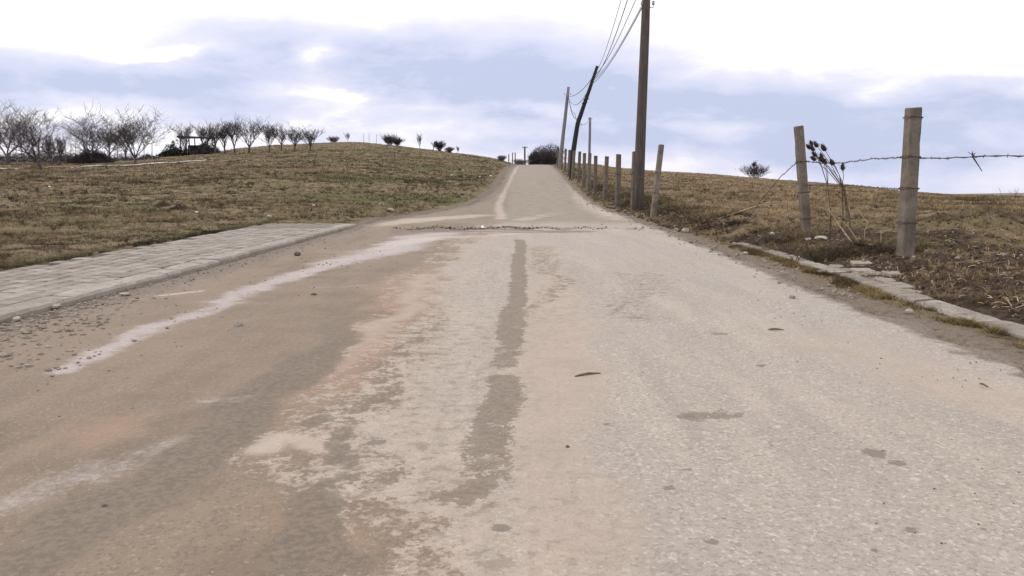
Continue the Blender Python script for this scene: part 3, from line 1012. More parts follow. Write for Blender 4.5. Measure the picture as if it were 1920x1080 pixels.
p1_up, p1_mid = on_post(0, .665, -1), on_post(0, .455, -1)
w_end = P(2150, 285, 7.9)
wire([P(1507, 303, post_top[1][0].y), P(1560, 307, 12.2), P(1640, 297, 10.6), p1_up], 'upper barbed wire strand between the two nearest concrete posts, passing the teasels', .006)
wire([P(1505, 347, post_top[1][0].y), P(1600, 347, 11.8), p1_mid], 'lower barbed wire strand between the two nearest concrete posts', .012)
wire([P(1718, 297, post_top[0][0].y), P(1824, 294, 8.6), w_end], 'barbed wire strand running right from the nearest concrete post out of the picture', .012)
wire([P(1498, 300, post_top[1][0].y), P(1462, 333, 13.6), P(1425, 378, 14.2), P(1395, 420, 14.6)], 'broken barbed wire slanting down left from the leaning post to the ground', .01)
wire([on_post(2, .62, -1), on_post(3, .55, 1)], 'short barbed wire strand between the tall timber pole and the leaning post beside it', .01)
for fr, nm in ((.62, 'upper'), (.34, 'lower')):
    wire([on_post(k, fr) + Vector((.08, 0, 0)) for k in range(3, 15)], nm + ' barbed wire strand along the roadside row of concrete posts', .02, .004, True, .008)
# a stub of wire twisted on the strand at the right
wj = P(1824, 294, 8.6)
mb = MB()
mb.tube([wj + Vector((-.01, 0, .045)), wj, wj + Vector((.05, .01, -.06)), wj + Vector((.11, 0, -.15))], [.006, .009, .006, .004], 4)
for a in range(7):
    q = wj + Vector((random.uniform(-.02, .02), 0, random.uniform(-.02, .03)))
    mb.tube([q, q + Vector((random.uniform(-.05, .05), random.uniform(-.02, .02), random.uniform(-.03, .05)))], .004, 3)
tag(mb.build('wire_offcut', M_wire, None, loc=wj), 'twisted dark wire offcut hanging from the barbed wire at the right', 'wire')

# ------------------------------------------------------------------ utility poles
def pole(base_px, pts_px, radii, m, label, depth=None, n=10):
    if depth is None:
        bx, by = hit(*base_px)
    else:
        by = depth; bx = ray(*base_px)[0] * depth
    zb = gz(bx, by)
    b = Vector((bx, by, zb - .5))
    root = empty('utility_pole', (bx, by, zb))
    tag(root, label, 'utility pole')
    pts = [b] + [P(px, py, by) for px, py in pts_px]
    mb = MB(); out = []; rad = []
    for a, c, ra, rc in zip(pts[:-1], pts[1:], radii[:-1], radii[1:]):
        for i in range(6):
            out.append(a.lerp(c, i / 6) + Vector((random.uniform(-.006, .006), random.uniform(-.006, .006), 0))); rad.append((ra + (rc - ra) * i / 6) * random.uniform(.98, 1.02))
    out.append(pts[-1]); rad.append(radii[-1])
    mb.tube(out, rad, n)
    o = mb.build('shaft', m, root, True, loc=(bx, by, zb)); o.location = (0, 0, 0)
    return root, pts, Vector((bx, by, zb))


def insulators(root, origin, at, spread=.35):
    for sx in (-spread, spread):
        mb = MB()
        p = at + Vector((sx, -.02, 0)) - origin
        mb.tube([at - origin, p, p + Vector((0, 0, .08))], .012, 5)
        mb.build('bracket', M_metal, root)
        mb = MB(); mb.tube([p + Vector((0, 0, .06)), p + Vector((0, 0, .09)), p + Vector((0, 0, .13)), p + Vector((0, 0, .17))], [.02, .045, .03, .04], 8)
        mb.build('insulator', M_ceramic, root, True)


r1, pp1, o1 = pole((1196, 394), [(1212, -20), (1217, -135)], [.165, .115, .10], M_wood, 'tall square-cut grey timber utility pole rising out of the top of the picture')
yd = o1.y
insulators(r1, o1, P(1214, 14, yd), .16)
insulators(r1, o1, P(1216, -60, yd), .32)
insulators(r1, o1, P(1217, -120, yd), .32)
mb = MB(); q = P(1197, 345, yd) - o1
mb.box((q.x - .02, q.y - .17, q.z), .05, .01, .9)
r2, pp2, o2 = pole((1071, 337), [(1074, 290), (1083, 232), (1098, 188), (1101, 180), (1120, 124)], [.17, .165, .14, .12, .115, .095], M_tar, 'bent black tarred utility pole leaning right over the fence', n=8)
mb = MB()
for py, px in ((186, 1099), (193, 1096)):
    c = P(px, py, o2.y) - o2
    mb.tube([c + Vector((math.cos(a) * .16, math.sin(a) * .16, .02 * math.cos(a))) for a in np.linspace(0, 6.283, 9)], .025, 4)
mb.build('splice_band', M_tar, r2)
r3, pp3, o3 = pole((1049, 314), [(1052, 290), (1066, 163)], [.20, .19, .13], M_wood_far, 'pale grey utility pole leaning slightly at the road crest behind the dark fence posts')
insulators(r3, o3, P(1064, 178, o3.y), .28)
r4, pp4, o4 = pole((1105, 330), [(1105, 300), (1106.5, 220)], [.16, .15, .13], M_wood_far, 'thin upright grey utility pole standing in the field behind the fence', depth=88)
insulators(r4, o4, P(1106.5, 224, o4.y), .2)


def cable(pts, label, sag=0, r=.012, n=26):
    full = []
    for a, b in zip(pts[:-1], pts[1:]):
        for i in range(n):
            u = i / n; p = a.lerp(b, u); p.z -= sag * 4 * u * (1 - u); full.append(p)
    full.append(pts[-1])
    tag(MB().tube(full, r, 4).build('overhead_cable', M_cable, None, True, loc=pts[0]), label, 'cable', 'overhead cables between the utility poles')


lp = lambda px, py: P(px, py, o2.y - .15)
gp3 = lambda px, py: P(px, py, o3.y - .1)
mp = lambda px, py, dx=0: P(px, py, yd) + Vector((dx, 0, 0))
cable([mp(1217, -118, -.32), lp(1116, 138)], 'overhead cable from the highest left insulator of the tall pole, lying outermost left', .50, .012)
cable([mp(1217, -118, .32), lp(1114, 143)], 'overhead cable from the highest right insulator of the tall pole to the bent black pole', .55, .014)
cable([mp(1216, -58, -.32), lp(1113, 148)], 'overhead cable from the middle left insulator of the tall pole to the bent black pole', .52, .016)
cable([mp(1216, -58, .32), lp(1111, 152)], 'overhead cable from the middle right insulator of the tall pole to the bent black pole', .42, .012)
cable([mp(1214, 15, -.16), lp(1109, 158)], 'lowest overhead cable from the tall pole to the bent black pole', .30, .015)
cable([lp(1116, 138), gp3(1063, 180)], 'upper cable between the bent black pole and the pale pole', .45, .020)
cable([lp(1110, 152), gp3(1066, 186)], 'middle cable between the bent black pole and the pale pole', .9, .020)
cable([lp(1100, 178), gp3(1067, 190)], 'slack lower cable between the bent black pole and the pale pole', 1.5, .018)
cable([gp3(1066, 180), P(1082, 222, 62), P(1105, 221, o4.y)], 'slack cable drooping from the pale pole to the thin field pole', .6, .020)
cable([gp3(1066, 178), P(1078, 212, 65), P(1090, 232, 62)], 'loose cable end hanging from the pale pole behind the black pole', .5, .018)

# ------------------------------------------------------------------ bare trees and shrubs
def branch(mb, p, d, L, r, lv, o):
    """o: dict(levels, kids, up, spread, wob)"""
    n = 4 if lv < 2 else 3
    pts = [p.copy()]; dd = d.copy(); rad = [r]
    for i in range(n):
        dd = (dd + Vector((random.gauss(0, o['wob']), random.gauss(0, o['wob']), random.gauss(0, o['wob']) + o['up'] * .25))).normalized()
        p = p + dd * (L / n); pts.append(p.copy()); rad.append(r * (1 - .72 * (i + 1) / n))
    mb.tube(pts, rad, 5 if lv == 0 else 3, cap=False)
    if lv >= o['levels']: return
    for k in range(o['kids'][min(lv, len(o['kids']) - 1)]):
        u = random.uniform(.25, 1.0)
        i = min(int(u * n), n - 1); f = u * n - i
        q = pts[i].lerp(pts[i + 1], f)
        rr = (rad[i] + (rad[i + 1] - rad[i]) * f) * random.uniform(.55, .8)
        ax = Vector((random.gauss(0, 1), random.gauss(0, 1), random.gauss(0, .4))).normalized()
        nd = (dd * (1 - o['spread']) + ax * o['spread'] + Vector((0, 0, o['up'] * .3))).normalized()
        branch(mb, q, nd, L * random.uniform(.45, .78), max(rr, o['rmin']), lv + 1, o)


def bare_tree(name, base_px, top_py, width_px, label, cat, style='orchard', depth=None, group=None, twig=None, lean=0, seed=0, bark=None):
    random.seed(seed * 7 + 3)
    if depth is None: bx, by = hit(*base_px)
    else: by = depth; bx = ray(*base_px)[0] * depth
    zb = gz(bx, by)
    sc = by / F
    H = max((base_px[1] - top_py) * sc, .5); Wd = width_px * sc
    root = empty(name, (bx, by, zb))
    tag(root, label, cat, group)
    th = H * {'orchard': .20, 'wild': .13, 'sapling': .15, 'shrub': .03}[style]
    r0 = H * {'orchard': .024, 'wild': .022, 'sapling': .016, 'shrub': .016}[style]
    rmin = max(.0055, sc * (.30 if style == 'wild' else .24))
    tm = MB()
    top = Vector((lean * th, random.uniform(-.05, .05), th))
    tm.tube([(0, 0, -.25), (0, 0, .05), top * .5, top], [r0 * 1.35, r0 * 1.1, r0 * .95, r0 * .85], 7)
    tm.build('trunk', bark or M_bark, root, True)
    cm = MB()
    o = dict(orchard=dict(levels=3, kids=[6, 5, 3], up=.55, spread=.50, wob=.13, rmin=rmin),
             wild=dict(levels=3, kids=[8, 6, 4], up=.38, spread=.55, wob=.20, rmin=rmin),
             sapling=dict(levels=2, kids=[7, 4], up=.9, spread=.30, wob=.10, rmin=rmin),
             shrub=dict(levels=2, kids=[6, 4], up=.35, spread=.36, wob=.14, rmin=rmin))[style]
    nl = dict(orchard=6, wild=5, sapling=4, shrub=30)[style]
    for k in range(nl):
        a = 2 * math.pi * (k + random.uniform(-.3, .3)) / nl
        out = random.uniform(.35, 1.0) * (Wd / H) * {'orchard': .75, 'wild': .85, 'sapling': .6, 'shrub': .62}[style]
        d = Vector((math.cos(a) * out + lean, math.sin(a) * out, 1)).normalized()
        off = Vector((math.cos(a), math.sin(a), 0)) * (Wd * random.uniform(.02, .2)) if style == 'shrub' else Vector()
        L = (H - th) * random.uniform(.62, .88) * math.sqrt(1 + .25 * out * out)
        branch(cm, top * random.uniform(.85, 1.0) + off, d, L * (.8 if style in ('orchard', 'wild') else 1), r0 * random.uniform(.45, .7), 0, o)
    if style == 'shrub':
        for k in range(int(160 + 40 * Wd)):
            v = Vector((random.gauss(0, 1), random.gauss(0, 1), random.gauss(0, 1))).normalized() * random.random() ** .6
            q = Vector((v.x * Wd * .46, v.y * Wd * .46, H * .46 + v.z * H * .42))
            t_ = (Vector((v.x * .6, v.y * .6, 1)) + Vector((random.gauss(0, .3), random.gauss(0, .3), 0))).normalized() * H * .10
            cm.tube([q - t_, q + t_], [rmin, rmin * .5], 3, cap=False)
    # squeeze into the height the photograph gives
    zs = max(v.z for v in cm.v)
    kz = H / zs
    for v in cm.v: v.z *= kz if v.z > th else (1 if v.z <= 0 else 1 + (kz - 1) * v.z / th)
    cm.build('crown', twig or M_twig, root)
    return root


G1 = 'bare orchard trees on the hill'
G2 = 'large bare trees at the left'
orch = [((348, 291), 228, 62, 'pale bare tree behind the dark shelter, leftmost of the orchard row', M_twig_pale),
        ((384, 289), 226, 56, 'dense bare orchard tree rising right behind the flat shelter roof', None),
        ((404, 288), 224, 46, 'bare orchard tree just right of the shelter roof', None),
        ((422, 288), 222, 46, 'bare orchard tree with dark trunk, second clear of the shelter', None),
        ((440, 286), 222, 40, 'slim bare orchard tree touching the tallest orchard tree on its left', None),
        ((467, 288), 212, 58, 'tallest bare orchard tree in the hill row, with forked dark trunk', None),
        ((505, 286), 228, 44, 'rounded bare orchard tree next right of the tallest one', None),
        ((528, 281), 229, 38, 'faint bare orchard tree set back between two rounded ones', M_twig_pale),
        ((553, 284), 226, 40, 'upright bare orchard tree, second from the right end of the row', None),
        ((582, 283), 234, 46, 'fan shaped bare orchard tree at the right end of the row', None)]
for i, (b, t, wd, lab, tw) in enumerate(orch):
    bare_tree('orchard_tree', b, t, wd, lab, 'tree', 'orchard', None, G1, tw, random.uniform(-.08, .08), 20 + i)
left = [((-60, 318), 180, 130, 'bare tree cut by the left picture edge, only its branches reaching in', 'wild', -.1),
        ((14, 309), 186, 80, 'pale bare tree nearest the left picture edge with a thin trunk', 'wild', .1),
        ((78, 318), 190, 100, 'bare forked tree with its trunk curving left, right of the edge tree', 'wild', -.35),
        ((97, 310), 246, 34, 'small dark bare tree between the curved tree and the biggest tree', 'orchard', 0),
        ((112, 309), 250, 36, 'second small bare tree, close left of the biggest tree', 'orchard', .1),
        ((172, 306), 188, 125, 'biggest bare spreading tree growing out of the dark brush heap', 'wild', -.05),
        ((205, 300), 232, 60, 'low bare tree tangled behind the right side of the biggest tree', 'wild', .1),
        ((254, 309), 194, 78, 'bare tree with upright shoots, rightmost of the large left trees', 'wild', -.02),
        ((236, 298), 228, 50, 'thin bare tree half hidden behind the rightmost large tree', 'orchard', 0)]
for i, (b, t, wd, lab, st, ln) in enumerate(left):
    bare_tree('bare_tree', b, t, wd, lab, 'tree', st, None, G2, M_twig_pale if i == 1 else None, ln, 60 + i)

sk = [((626, 268), 254, 18, 'small faint bush on the hilltop, just right of the orchard row', 'shrub', M_twig_pale),
      ((652, 267), 248, 16, 'pale upright bush on the hilltop, right of the faint small one', 'sapling', M_twig_pale),
      ((731, 275), 250, 22, 'dark rounded bush on the hill crest, larger of a touching pair', 'shrub', M_twig_dark),
      ((745, 276), 258, 14, 'smaller dark bush touching the larger one on the hill crest', 'shrub', M_twig_dark),
      ((787, 279), 249, 12, 'narrow bare sapling on the hill crest right of the dark bush pair', 'sapling', M_twig),
      ((824, 283), 261, 15, 'single dark oval bush on the falling hill crest', 'shrub', M_twig_dark),
      ((843, 286), 272, 10, 'tiny wispy bush right of the dark oval bush', 'shrub', M_twig_pale),
      ((859, 289), 274, 8, 'tiny bare sprig lower on the hill crest', 'sapling', M_twig_pale),
      ((941, 300), 288, 16, 'pale wispy bush where the hill crest meets the road', 'shrub', M_twig_pale),
      ((976, 307), 292, 28, 'low pale scrub behind the road crest beside the small posts', 'shrub', M_twig_pale),
      ((1416, 336), 302, 46, 'round grey bare bush alone on the right field horizon', 'shrub', M_twig)]
for i, (b, t, wd, lab, st, tw) in enumerate(sk):
    a = ray(b[0], b[1])[0]
    dd = float(np.interp(a, _as, _ds)) - 3
    bare_tree('bush', b, t, wd, lab, 'bush', st, dd, 'bushes along the skyline' if i < 10 else None, tw, 0, 90 + i)
# nest in the round bush
a = ray(1414, 308)[0]; dd = float(np.interp(a, _as, _ds)) - 3
random.seed(5)
mb = MB(); c = P(1414, 308, dd)
for k in range(60):
    q = c + Vector((random.gauss(0, .14), random.gauss(0, .14), random.gauss(0, .13)))
    v = Vector((random.gauss(0, 1), random.gauss(0, 1), random.gauss(0, .6))).normalized() * .22
    mb.tube([q - v, q + v], .03, 3)
tag(mb.build('bird_nest', M_twig_dark, None, loc=c), 'dark clump of twigs like a nest in the round bush on the right field', 'nest')

# big dark shrub at the road crest
for i, (b, t, wd, dp, lab) in enumerate([((1016, 309), 270, 40, 88, 'broad dark bare shrub behind the road crest, its left and larger half'),
                                       ((1034, 309), 266, 40, 90, 'dark bare shrub at the road crest, close behind the far fence posts'),
                                       ((1003, 309), 282, 22, 86, 'low dark bare shrub at the left foot of the large crest shrub')]):
    bare_tree('shrub', b, t, wd, lab, 'shrub', 'shrub', dp, 'dark shrubs at the road crest', M_twig_dark, 0, 130 + i)
    bare_tree_last = None
    random.seed(300 + i)
    mb = MB(); c0 = P(b[0], b[1], dp); H = (b[1] - t) * dp / F; Wd = wd * dp / F
    for k in range(900):
        u = random.random() ** .5; an = random.uniform(0, 6.283)
        x, y, z = u * math.cos(an) * Wd * .55, u * math.sin(an) * Wd * .5, random.random() * H * math.sqrt(max(0, 1 - u * u * .85)) * .92
        v = Vector((random.gauss(0, .6), random.gauss(0, .6), random.gauss(.4, .6))).normalized() * random.uniform(.12, .3)
        q = Vector((x, y, z))
        mb.tube([q - v, q + v], [.016, .009], 3, cap=False)
    root = [o for o in bpy.data.objects if o.name.startswith('shrub') and o.type == 'EMPTY'][-1]
    for o in bpy.data.objects:
        if o.type == 'EMPTY' and o.get('label') == lab: root = o
    for v in mb.v: v.z += c0.z - root.location.z
    o = mb.build('twig', M_twig_dark, root); o['kind'] = 'stuff'

# brush heap and evergreen hedge by the shelter
def heap(name, base_px, wpx, hpx, n, m, label, cat, dp, ln=.35, thick=.02, leaf=False):
    random.seed(int(base_px[0]))
    c0 = Vector((ray(*base_px)[0] * dp, dp, 0)); c0.z = gz(c0.x, c0.y) - .05
    W_, H = wpx * dp / F / 2, hpx * dp / F
    mb = MB()
    for k in range(n):
        u = random.random() ** .6; an = random.uniform(0, 6.283)
        z = random.random() * H * (1 - .8 * u * u) * (0.8 + .3 * math.sin(an * 3))
        q = c0 + Vector((u * math.cos(an) * W_, u * math.sin(an) * W_ * .7, max(z, .02)))
        v = Vector((random.gauss(0, 1), random.gauss(0, 1), random.gauss(0, .7))).normalized() * ln * random.uniform(.4, 1)
        if leaf:
            s = v.cross(Vector((random.random(), random.random(), random.random()))).normalized() * ln * .55
            b = len(mb.v); mb.v += [q - v, q + s, q + v]; mb.f.append((b, b + 1, b + 2))
        else: mb.tube([q - v, q + v], [thick, thick * .5], 3, cap=False)
    return tag(mb.build(name, m, None, loc=c0), label, cat)


yb = hit(172, 306)[1]
heap('brush_heap', (172, 306), 75, 24, 1500, M_twig_dark, 'dark heap of cut brush around the foot of the biggest bare tree', 'brush', yb + 1, .6, .035)
ysh = hit(350, 290)[1]
heap('evergreen_hedge', (328, 289), 60, 29, 2600, M_evergreen, 'dark evergreen bush at the left end of the shelter', 'hedge', ysh - 1, .22, leaf=True)
heap('evergreen_bush', (282, 291), 46, 12, 700, M_evergreen, 'low dark green bush between the large trees and the shelter', 'bush', ysh + 2, .22, leaf=True)
heap('bramble', (388, 289), 50, 24, 2000, M_twig_dark, 'dark bramble mass at the right end of the shelter', 'bramble', ysh - 1, .4, .03)
heap('low_scrub', (120, 308), 380, 24, 5000, M_twig, 'low brown scrub spread under the large trees at the left', 'scrub', yb + 7, .4, .02)

# shelter
shx = ray(366, 290)[0] * ysh; shz = gz(shx, ysh)
sh = empty('garden_shelter', (shx, ysh, shz))
tag(sh, 'dark open garden shelter with a flat roof among the hill trees', 'shelter')
k_ = ysh / F
sw, shh = 46 * k_, 30 * k_
mb = MB(); mb.box((-.1, 0, shh), sw * 1.05, 2.2, .14); mb.v[4].z += .12; mb.v[7].z += .12
mb.build('roof', M_roof, sh)
for x in (-sw * .45, -sw * .1, sw * .42):
    for y in (-.9, .9):
        mb = MB(); mb.box((x, y, shh / 2 - .08), .10, .10, shh - .02); mb.build('post', M_wall, sh)
mb = MB(); mb.box((sw * .05, .96, shh * .28), sw * .9, .05, shh * .56); mb.build('back_wall', M_wall, sh)
for j in range(4):
    mb = MB(); mb.box((sw * (.30 + .11 * j), -.95, shh * .22), .24, .04, shh * .44); mb.build('board', M_wall, sh)

# small posts
def stick_post(px, base_py, top_py, dp, r, label, group, m=M_post_far, top_dx=0, name='garden_post', cat='post'):
    x = ray(px, base_py)[0] * dp; zb = gz(x, dp)
    t = P(px + top_dx, top_py, dp)
    mb = MB(); mb.tube([(0, 0, -.3), ((t.x - x) * .5, 0, (t.z - zb) * .5), (t.x - x, 0, t.z - zb)], [r, r, r * .9], 6)
    return tag(mb.build(name, m, None, loc=(x, dp, zb)) if False else _mk(mb, name, m, (x, dp, zb)), label, cat, group)


def _mk(mb, name, m, loc):
    o = mb.build(name, m); o.location = loc; return o


stick_post(954, 300, 289, 95, .07, 'leftmost of the small posts behind the road crest', 'small posts beyond the road crest')
stick_post(961, 301, 286, 97, .07, 'second small post behind the road crest, close to its neighbour', 'small posts beyond the road crest')
stick_post(966, 301, 286, 93, .07, 'third small post behind the road crest, paired with its left neighbour', 'small posts beyond the road crest')
tp_ = stick_post(984, 303, 275, 95, .11, 'tallest of the small posts behind the road crest, with a short crossbar', 'small posts beyond the road crest')
mb = MB(); zt = P(984, 276, 95).z - tp_.location.z
mb.tube([(-.32, -.05, zt), (.32, -.05, zt)], .05, 5); mb.build('crossbar', M_post_far, tp_)
stick_post(812, 283, 265, 112, .06, 'thin tilted stake left of the dark oval bush on the crest', None, M_wood, 3, 'stake', 'stake')
gpst = [(40, 262), (52, 266), (108, 264), (122, 262), (133, 266), (142, 264), (220, 262), (270, 266), (285, 264), (682, 247), (692, 246), (706, 248), (30, 270)]
glab = ['thin pale garden post right of the edge tree', 'second thin garden post right of the edge tree', 'garden post behind the two small dark trees', 'garden post left of the biggest tree, first of three close together',
        'garden post left of the biggest tree, middle of three close together', 'garden post left of the biggest tree, nearest its branches', 'garden post behind the right side of the biggest tree',
        'garden post right of the rightmost large tree', 'garden post farthest right before the shelter', 'leftmost faint thin stake on the hilltop', 'middle faint thin stake on the hilltop', 'rightmost faint thin stake on the hilltop',
        'thin garden post just right of the left edge tree trunk']
for (px, ty), lab in zip(gpst, glab):
    if px < 600: stick_post(px, 298, ty + 4, 84, .035, lab, 'thin posts of the garden fence', M_wood_far)
    else: stick_post(px, 270, ty + 3, 124, .03, lab, 'faint stakes on the hilltop', M_twig_pale, 0, 'stake', 'stake')

# pale track across the left field
tv = []
tpts = [(-300, 324), (0, 318), (100, 317), (200, 311.5), (300, 306.5), (390, 301)]
q = [hit_fn(base, *p) for p in tpts]
for i in range(61):
    u = i / 60 * (len(q) - 1); k = min(int(u), len(q) - 2); f = u - k
    x = q[k][0] * (1 - f) + q[k + 1][0] * f; y = q[k][1] * (1 - f) + q[k + 1][1] * f
    wd = .45 + .2 * math.sin(i * 1.3) * math.sin(i * .37)
    for s in (-1, -.3, .3, 1):
        yy = y + s * wd
        tv.append((x, yy, gz(x, yy) + .07 - (.05 if abs(s) == 1 else 0)))
me = mesh_np('path', tv, grid_faces(61, 4), M_track, True)
tag(link('path', me), kind='structure')

# ------------------------------------------------------------------ teasels
random.seed(42)
TE = [(1521, 268), (1530, 271), (1516, 275), (1523, 278), (1544, 277), (1527, 289), (1540, 292), (1525, 297), (1541, 299), (1547, 303), (1560, 304), (1580, 313)]
teasel = empty('teasel', (*hit(1590, 452), 0)); tx, ty = teasel.location.x, teasel.location.y
tz = gz(tx, ty); teasel.location.z = tz
tag(teasel, 'dry teasel with dark seed heads on thin leaning stalks behind the fence wire', 'plant')
T0 = Vector((tx, ty, tz))
for i, (px, py) in enumerate(TE):
    hp = P(px, py, ty + random.uniform(-.25, .25)) - T0
    join = P(1584 - 2 * (i % 4) if i % 3 else 1552, 352 if i % 3 else 350, ty) - T0
    foot = Vector((random.uniform(-.12, .08), random.uniform(-.1, .1), -.03)) if i % 3 else Vector((-.25, 0, -.03))
    mb = MB()
    mid = hp.lerp(join, .5) + Vector((.02, 0, .01))
    mb.tube([foot, join.lerp(foot, .5) + Vector((.03, 0, 0)), join, mid, hp], [.006, .005, .005, .0042, .0035], 4)
    mb.build('stem', M_weed, teasel)
    hd = MB()
    dr = (hp - mid).normalized(); s_ = random.uniform(.85, 1.2)
    ks = [-.045, -.035, -.015, .01, .03, .048]
    hd.tube([hp + dr * k * s_ for k in ks], [.006, .020 * s_, .027 * s_, .026 * s_, .016 * s_, .004], 7)
    for k in range(46):
        c = hp + dr * random.uniform(-.035, .04) * s_
        v = Vector((random.gauss(0, 1), random.gauss(0, 1), random.gauss(0, 1))).normalized()
        hd.tube([c, c + v * .036 * s_], [.004, .001], 3, cap=False)
    for k in range(5):
        an = k * 1.26
        v = (Vector((math.cos(an), math.sin(an), .3))).normalized()
        hd.tube([hp - dr * .04 * s_, hp - dr * .03 * s_ + v * .04, hp + v * .05 + dr * .01], [.003, .002, .001], 3, cap=False)
    hd.build('seed_head', M_seed, teasel)

# ------------------------------------------------------------------ dry stalks, sticks, branches
def sticks(name, paths, m, label, cat, r=.008):
    first = None; root = None
    for path in paths:
        mb = MB()
        pts = []
        for (px, py, dz) in path:
            x, y = hit(*path[0][:2]) if dz is None else (None, None)
            pts.append((px, py, dz))
        d0_ = hit(path[0][0], path[0][1])[1]
        wp = [P(px, py, d0_ + dz) for px, py, dz in pts]
        if first is None: first = wp[0]
        out = []; rad = []
        for a, b in zip(wp[:-1], wp[1:]):
            for i in range(4):
                out.append(a.lerp(b, i / 4) + Vector((0, 0, random.uniform(-.004, .004)))); rad.append(0)
        out.append(wp[-1]); rad.append(0)
        rad = [r * (1 - .6 * i / len(out)) for i in range(len(out))]
        mb.tube(out, rad, 5)
        if root is None: root = tag(mb.build(name, m, None, True, loc=first), label, cat)
        else:
            c = mb.build('twig', m, root, True, loc=first); c.location = (0, 0, 0)
    return root


sticks('fallen_branch', [[(1342, 412, 0), (1400, 392, .3), (1446, 378, .5)], [(1400, 392, .3), (1410, 404, .3)]], M_stalk, 'pale bare branch propped slanting up over the dark soil', 'branch', .016)
sticks('dry_stalk', [[(1600, 458, 0), (1575, 425, .2), (1555, 395, .3), (1530, 386, .4)], [(1610, 455, 0), (1590, 425, .1), (1562, 402, .2), (1553, 380, .2)]], M_stalk, 'pair of long straw coloured stalks curving up left between the two near posts', 'stalk', .010)
sticks('dry_stalk', [[(1620, 455, 0), (1622, 430, 0), (1628, 418, 0), (1612, 400, .1)], [(1622, 430, 0), (1632, 424, 0)]], M_stalk, 'short upright straw stalk right of the long curved pair', 'stalk', .007)
sticks('dry_stalk', [[(1628, 459, 0), (1652, 460, 0), (1652, 432, 0)], ], M_stalk, 'bent straw stalk making a right angle left of the nearest post', 'stalk', .009)
sticks('dry_stalk', [[(1630, 440, 0), (1660, 432, .1), (1690, 436, .1)], [(1650, 437, 0), (1675, 428, .1)]], M_stalk, 'straw stalks lying level beside the nearest post', 'stalk', .006)
sticks('stick', [[(1372, 438, 0), (1398, 437, 0), (1412, 442, 0)]], M_stalk, 'pale stick lying flat before the broken wire', 'stick', .010)
sticks('stick', [[(1430, 463, 0), (1445, 455, .1), (1462, 446, .2)], [(1445, 455, .1), (1440, 448, .1)]], M_weed, 'dark forked twig at the start of the buried kerb', 'stick', .010)
sticks('stick', [[(1888, 676, 0), (1905, 677, 0), (1935, 681, 0)]], M_weed, 'dark stick at the right picture edge on the road shoulder', 'stick', .010)
sticks('stick', [[(1838, 636, 0), (1864, 640, 0)]], M_weed, 'short dark stick lying on the shoulder beside the grass strip', 'stick', .008)
sticks('stick', [[(1590, 528, 0), (1592, 518, 0)]], M_stalk, 'tiny pale twig standing in the grass strip by the right kerb', 'stick', .008)
sticks('stick', [[(1200, 395, 0), (1214, 402, 0), (1224, 410, 0)]], M_stalk, 'pale stick between the tall pole and the leaning post foot', 'stick', .018)
sticks('fallen_branch', [[(866, 331, 0), (882, 338, 0), (897, 345, 0)]], M_weed, 'dark fallen branch lying on the left bank by the road', 'branch', .06)


def flat_twig(px0, py0, px1, py1, r, label, m):
    a = Vector((*gp(px0, py0), .014 + r)); b = Vector((*gp(px1, py1), .014 + r)); mid = a.lerp(b, .5) + Vector((0, .012, .004))
    mb = MB(); mb.tube([a, a.lerp(mid, .5), mid, mid.lerp(b, .5), b], [r * .5, r, r, r * .8, r * .3], 5)
    tag(mb.build('twig', m, None, True, loc=a), label, 'twig')


flat_twig(1078, 713, 1126, 707, .008, 'thin dark twig lying on the middle of the road', M_weed)
flat_twig(1836, 726, 1853, 733, .006, 'small dark twig on the right side of the road near the edge', M_weed)
flat_twig(1440, 623, 1470, 624, .007, 'small dark twig on the road right of the round stain', M_weed)

# weeds in the fields: dry stems with fine side shoots
def weed(px, py, hpx, label, m=M_weed, spread=.35, n=7, name='dry_weed', dark=False):
    x, y = hit(px, py); z = gz(x, y); H = hpx * y / F
    root = Vector((x, y, z)); mb = MB(); rm = max(.003, y / F * .22)
    for k in range(n):
        d = Vector((random.gauss(0, spread), random.gauss(0, spread), 1)).normalized()
        p = Vector((0, 0, -.03)); L = H * random.uniform(.6, 1.05); pts = [p]
        for i in range(4):
            d = (d + Vector((random.gauss(0, .12), random.gauss(0, .12), random.gauss(0, .05)))).normalized()
            p = p + d * L / 4; pts.append(p)
        mb.tube(pts, [rm * 1.3, rm * 1.1, rm, rm * .8, rm * .5], 3, cap=False)
        for j in range(5):
            q = pts[random.choice((2, 3, 3, 4))]
            v = (d + Vector((random.gauss(0, .6), random.gauss(0, .6), random.gauss(.1, .3)))).normalized() * L * random.uniform(.12, .3)
            mb.tube([q, q + v], [rm * .7, rm * .4], 3, cap=False)
    tag(_mk(mb, name, m, root), label, 'weed', 'dry weeds standing in the grass')


WE = [(125, 375, 28, 'pale dry weed stem low in the left field near the pavement'), (218, 402, 34, 'dark tufted weed left of the two molehills'),
      (295, 432, 26, 'dry weed just above the pavement edge in the left field'), (690, 372, 36, 'tall grey dry weed in the middle of the left bank'),
      (335, 425, 24, 'thin dry weed behind the middle of the pavement'), (405, 345, 22, 'dark weed on the upper left field below the shelter'),
      (590, 300, 16, 'wispy weed below the end of the orchard row'), (640, 290, 14, 'small dark weed under the hilltop bushes'),
      (725, 300, 18, 'brown weed on the upper slope below the crest bush pair'), (560, 352, 18, 'brown weed in the middle of the left slope'),
      (640, 412, 18, 'pale clump of dry stems just past the pavement end'), (1850, 430, 48, 'thin tall weed stem standing on the earth mound at the right'),
      (1890, 406, 58, 'tallest thin weed with a branched head near the right picture edge'), (1770, 412, 22, 'low dry weed behind the earth mounds'),
      (1560, 425, 34, 'fine dry weed behind the leaning near post'), (1420, 420, 26, 'short weed standing under the propped pale branch'),
      (1300, 420, 14, 'scrubby dry weed right of the leaning roadside post'), (1345, 428, 18, 'dark ragged weed at the head of the buried kerb')]
random.seed(9)
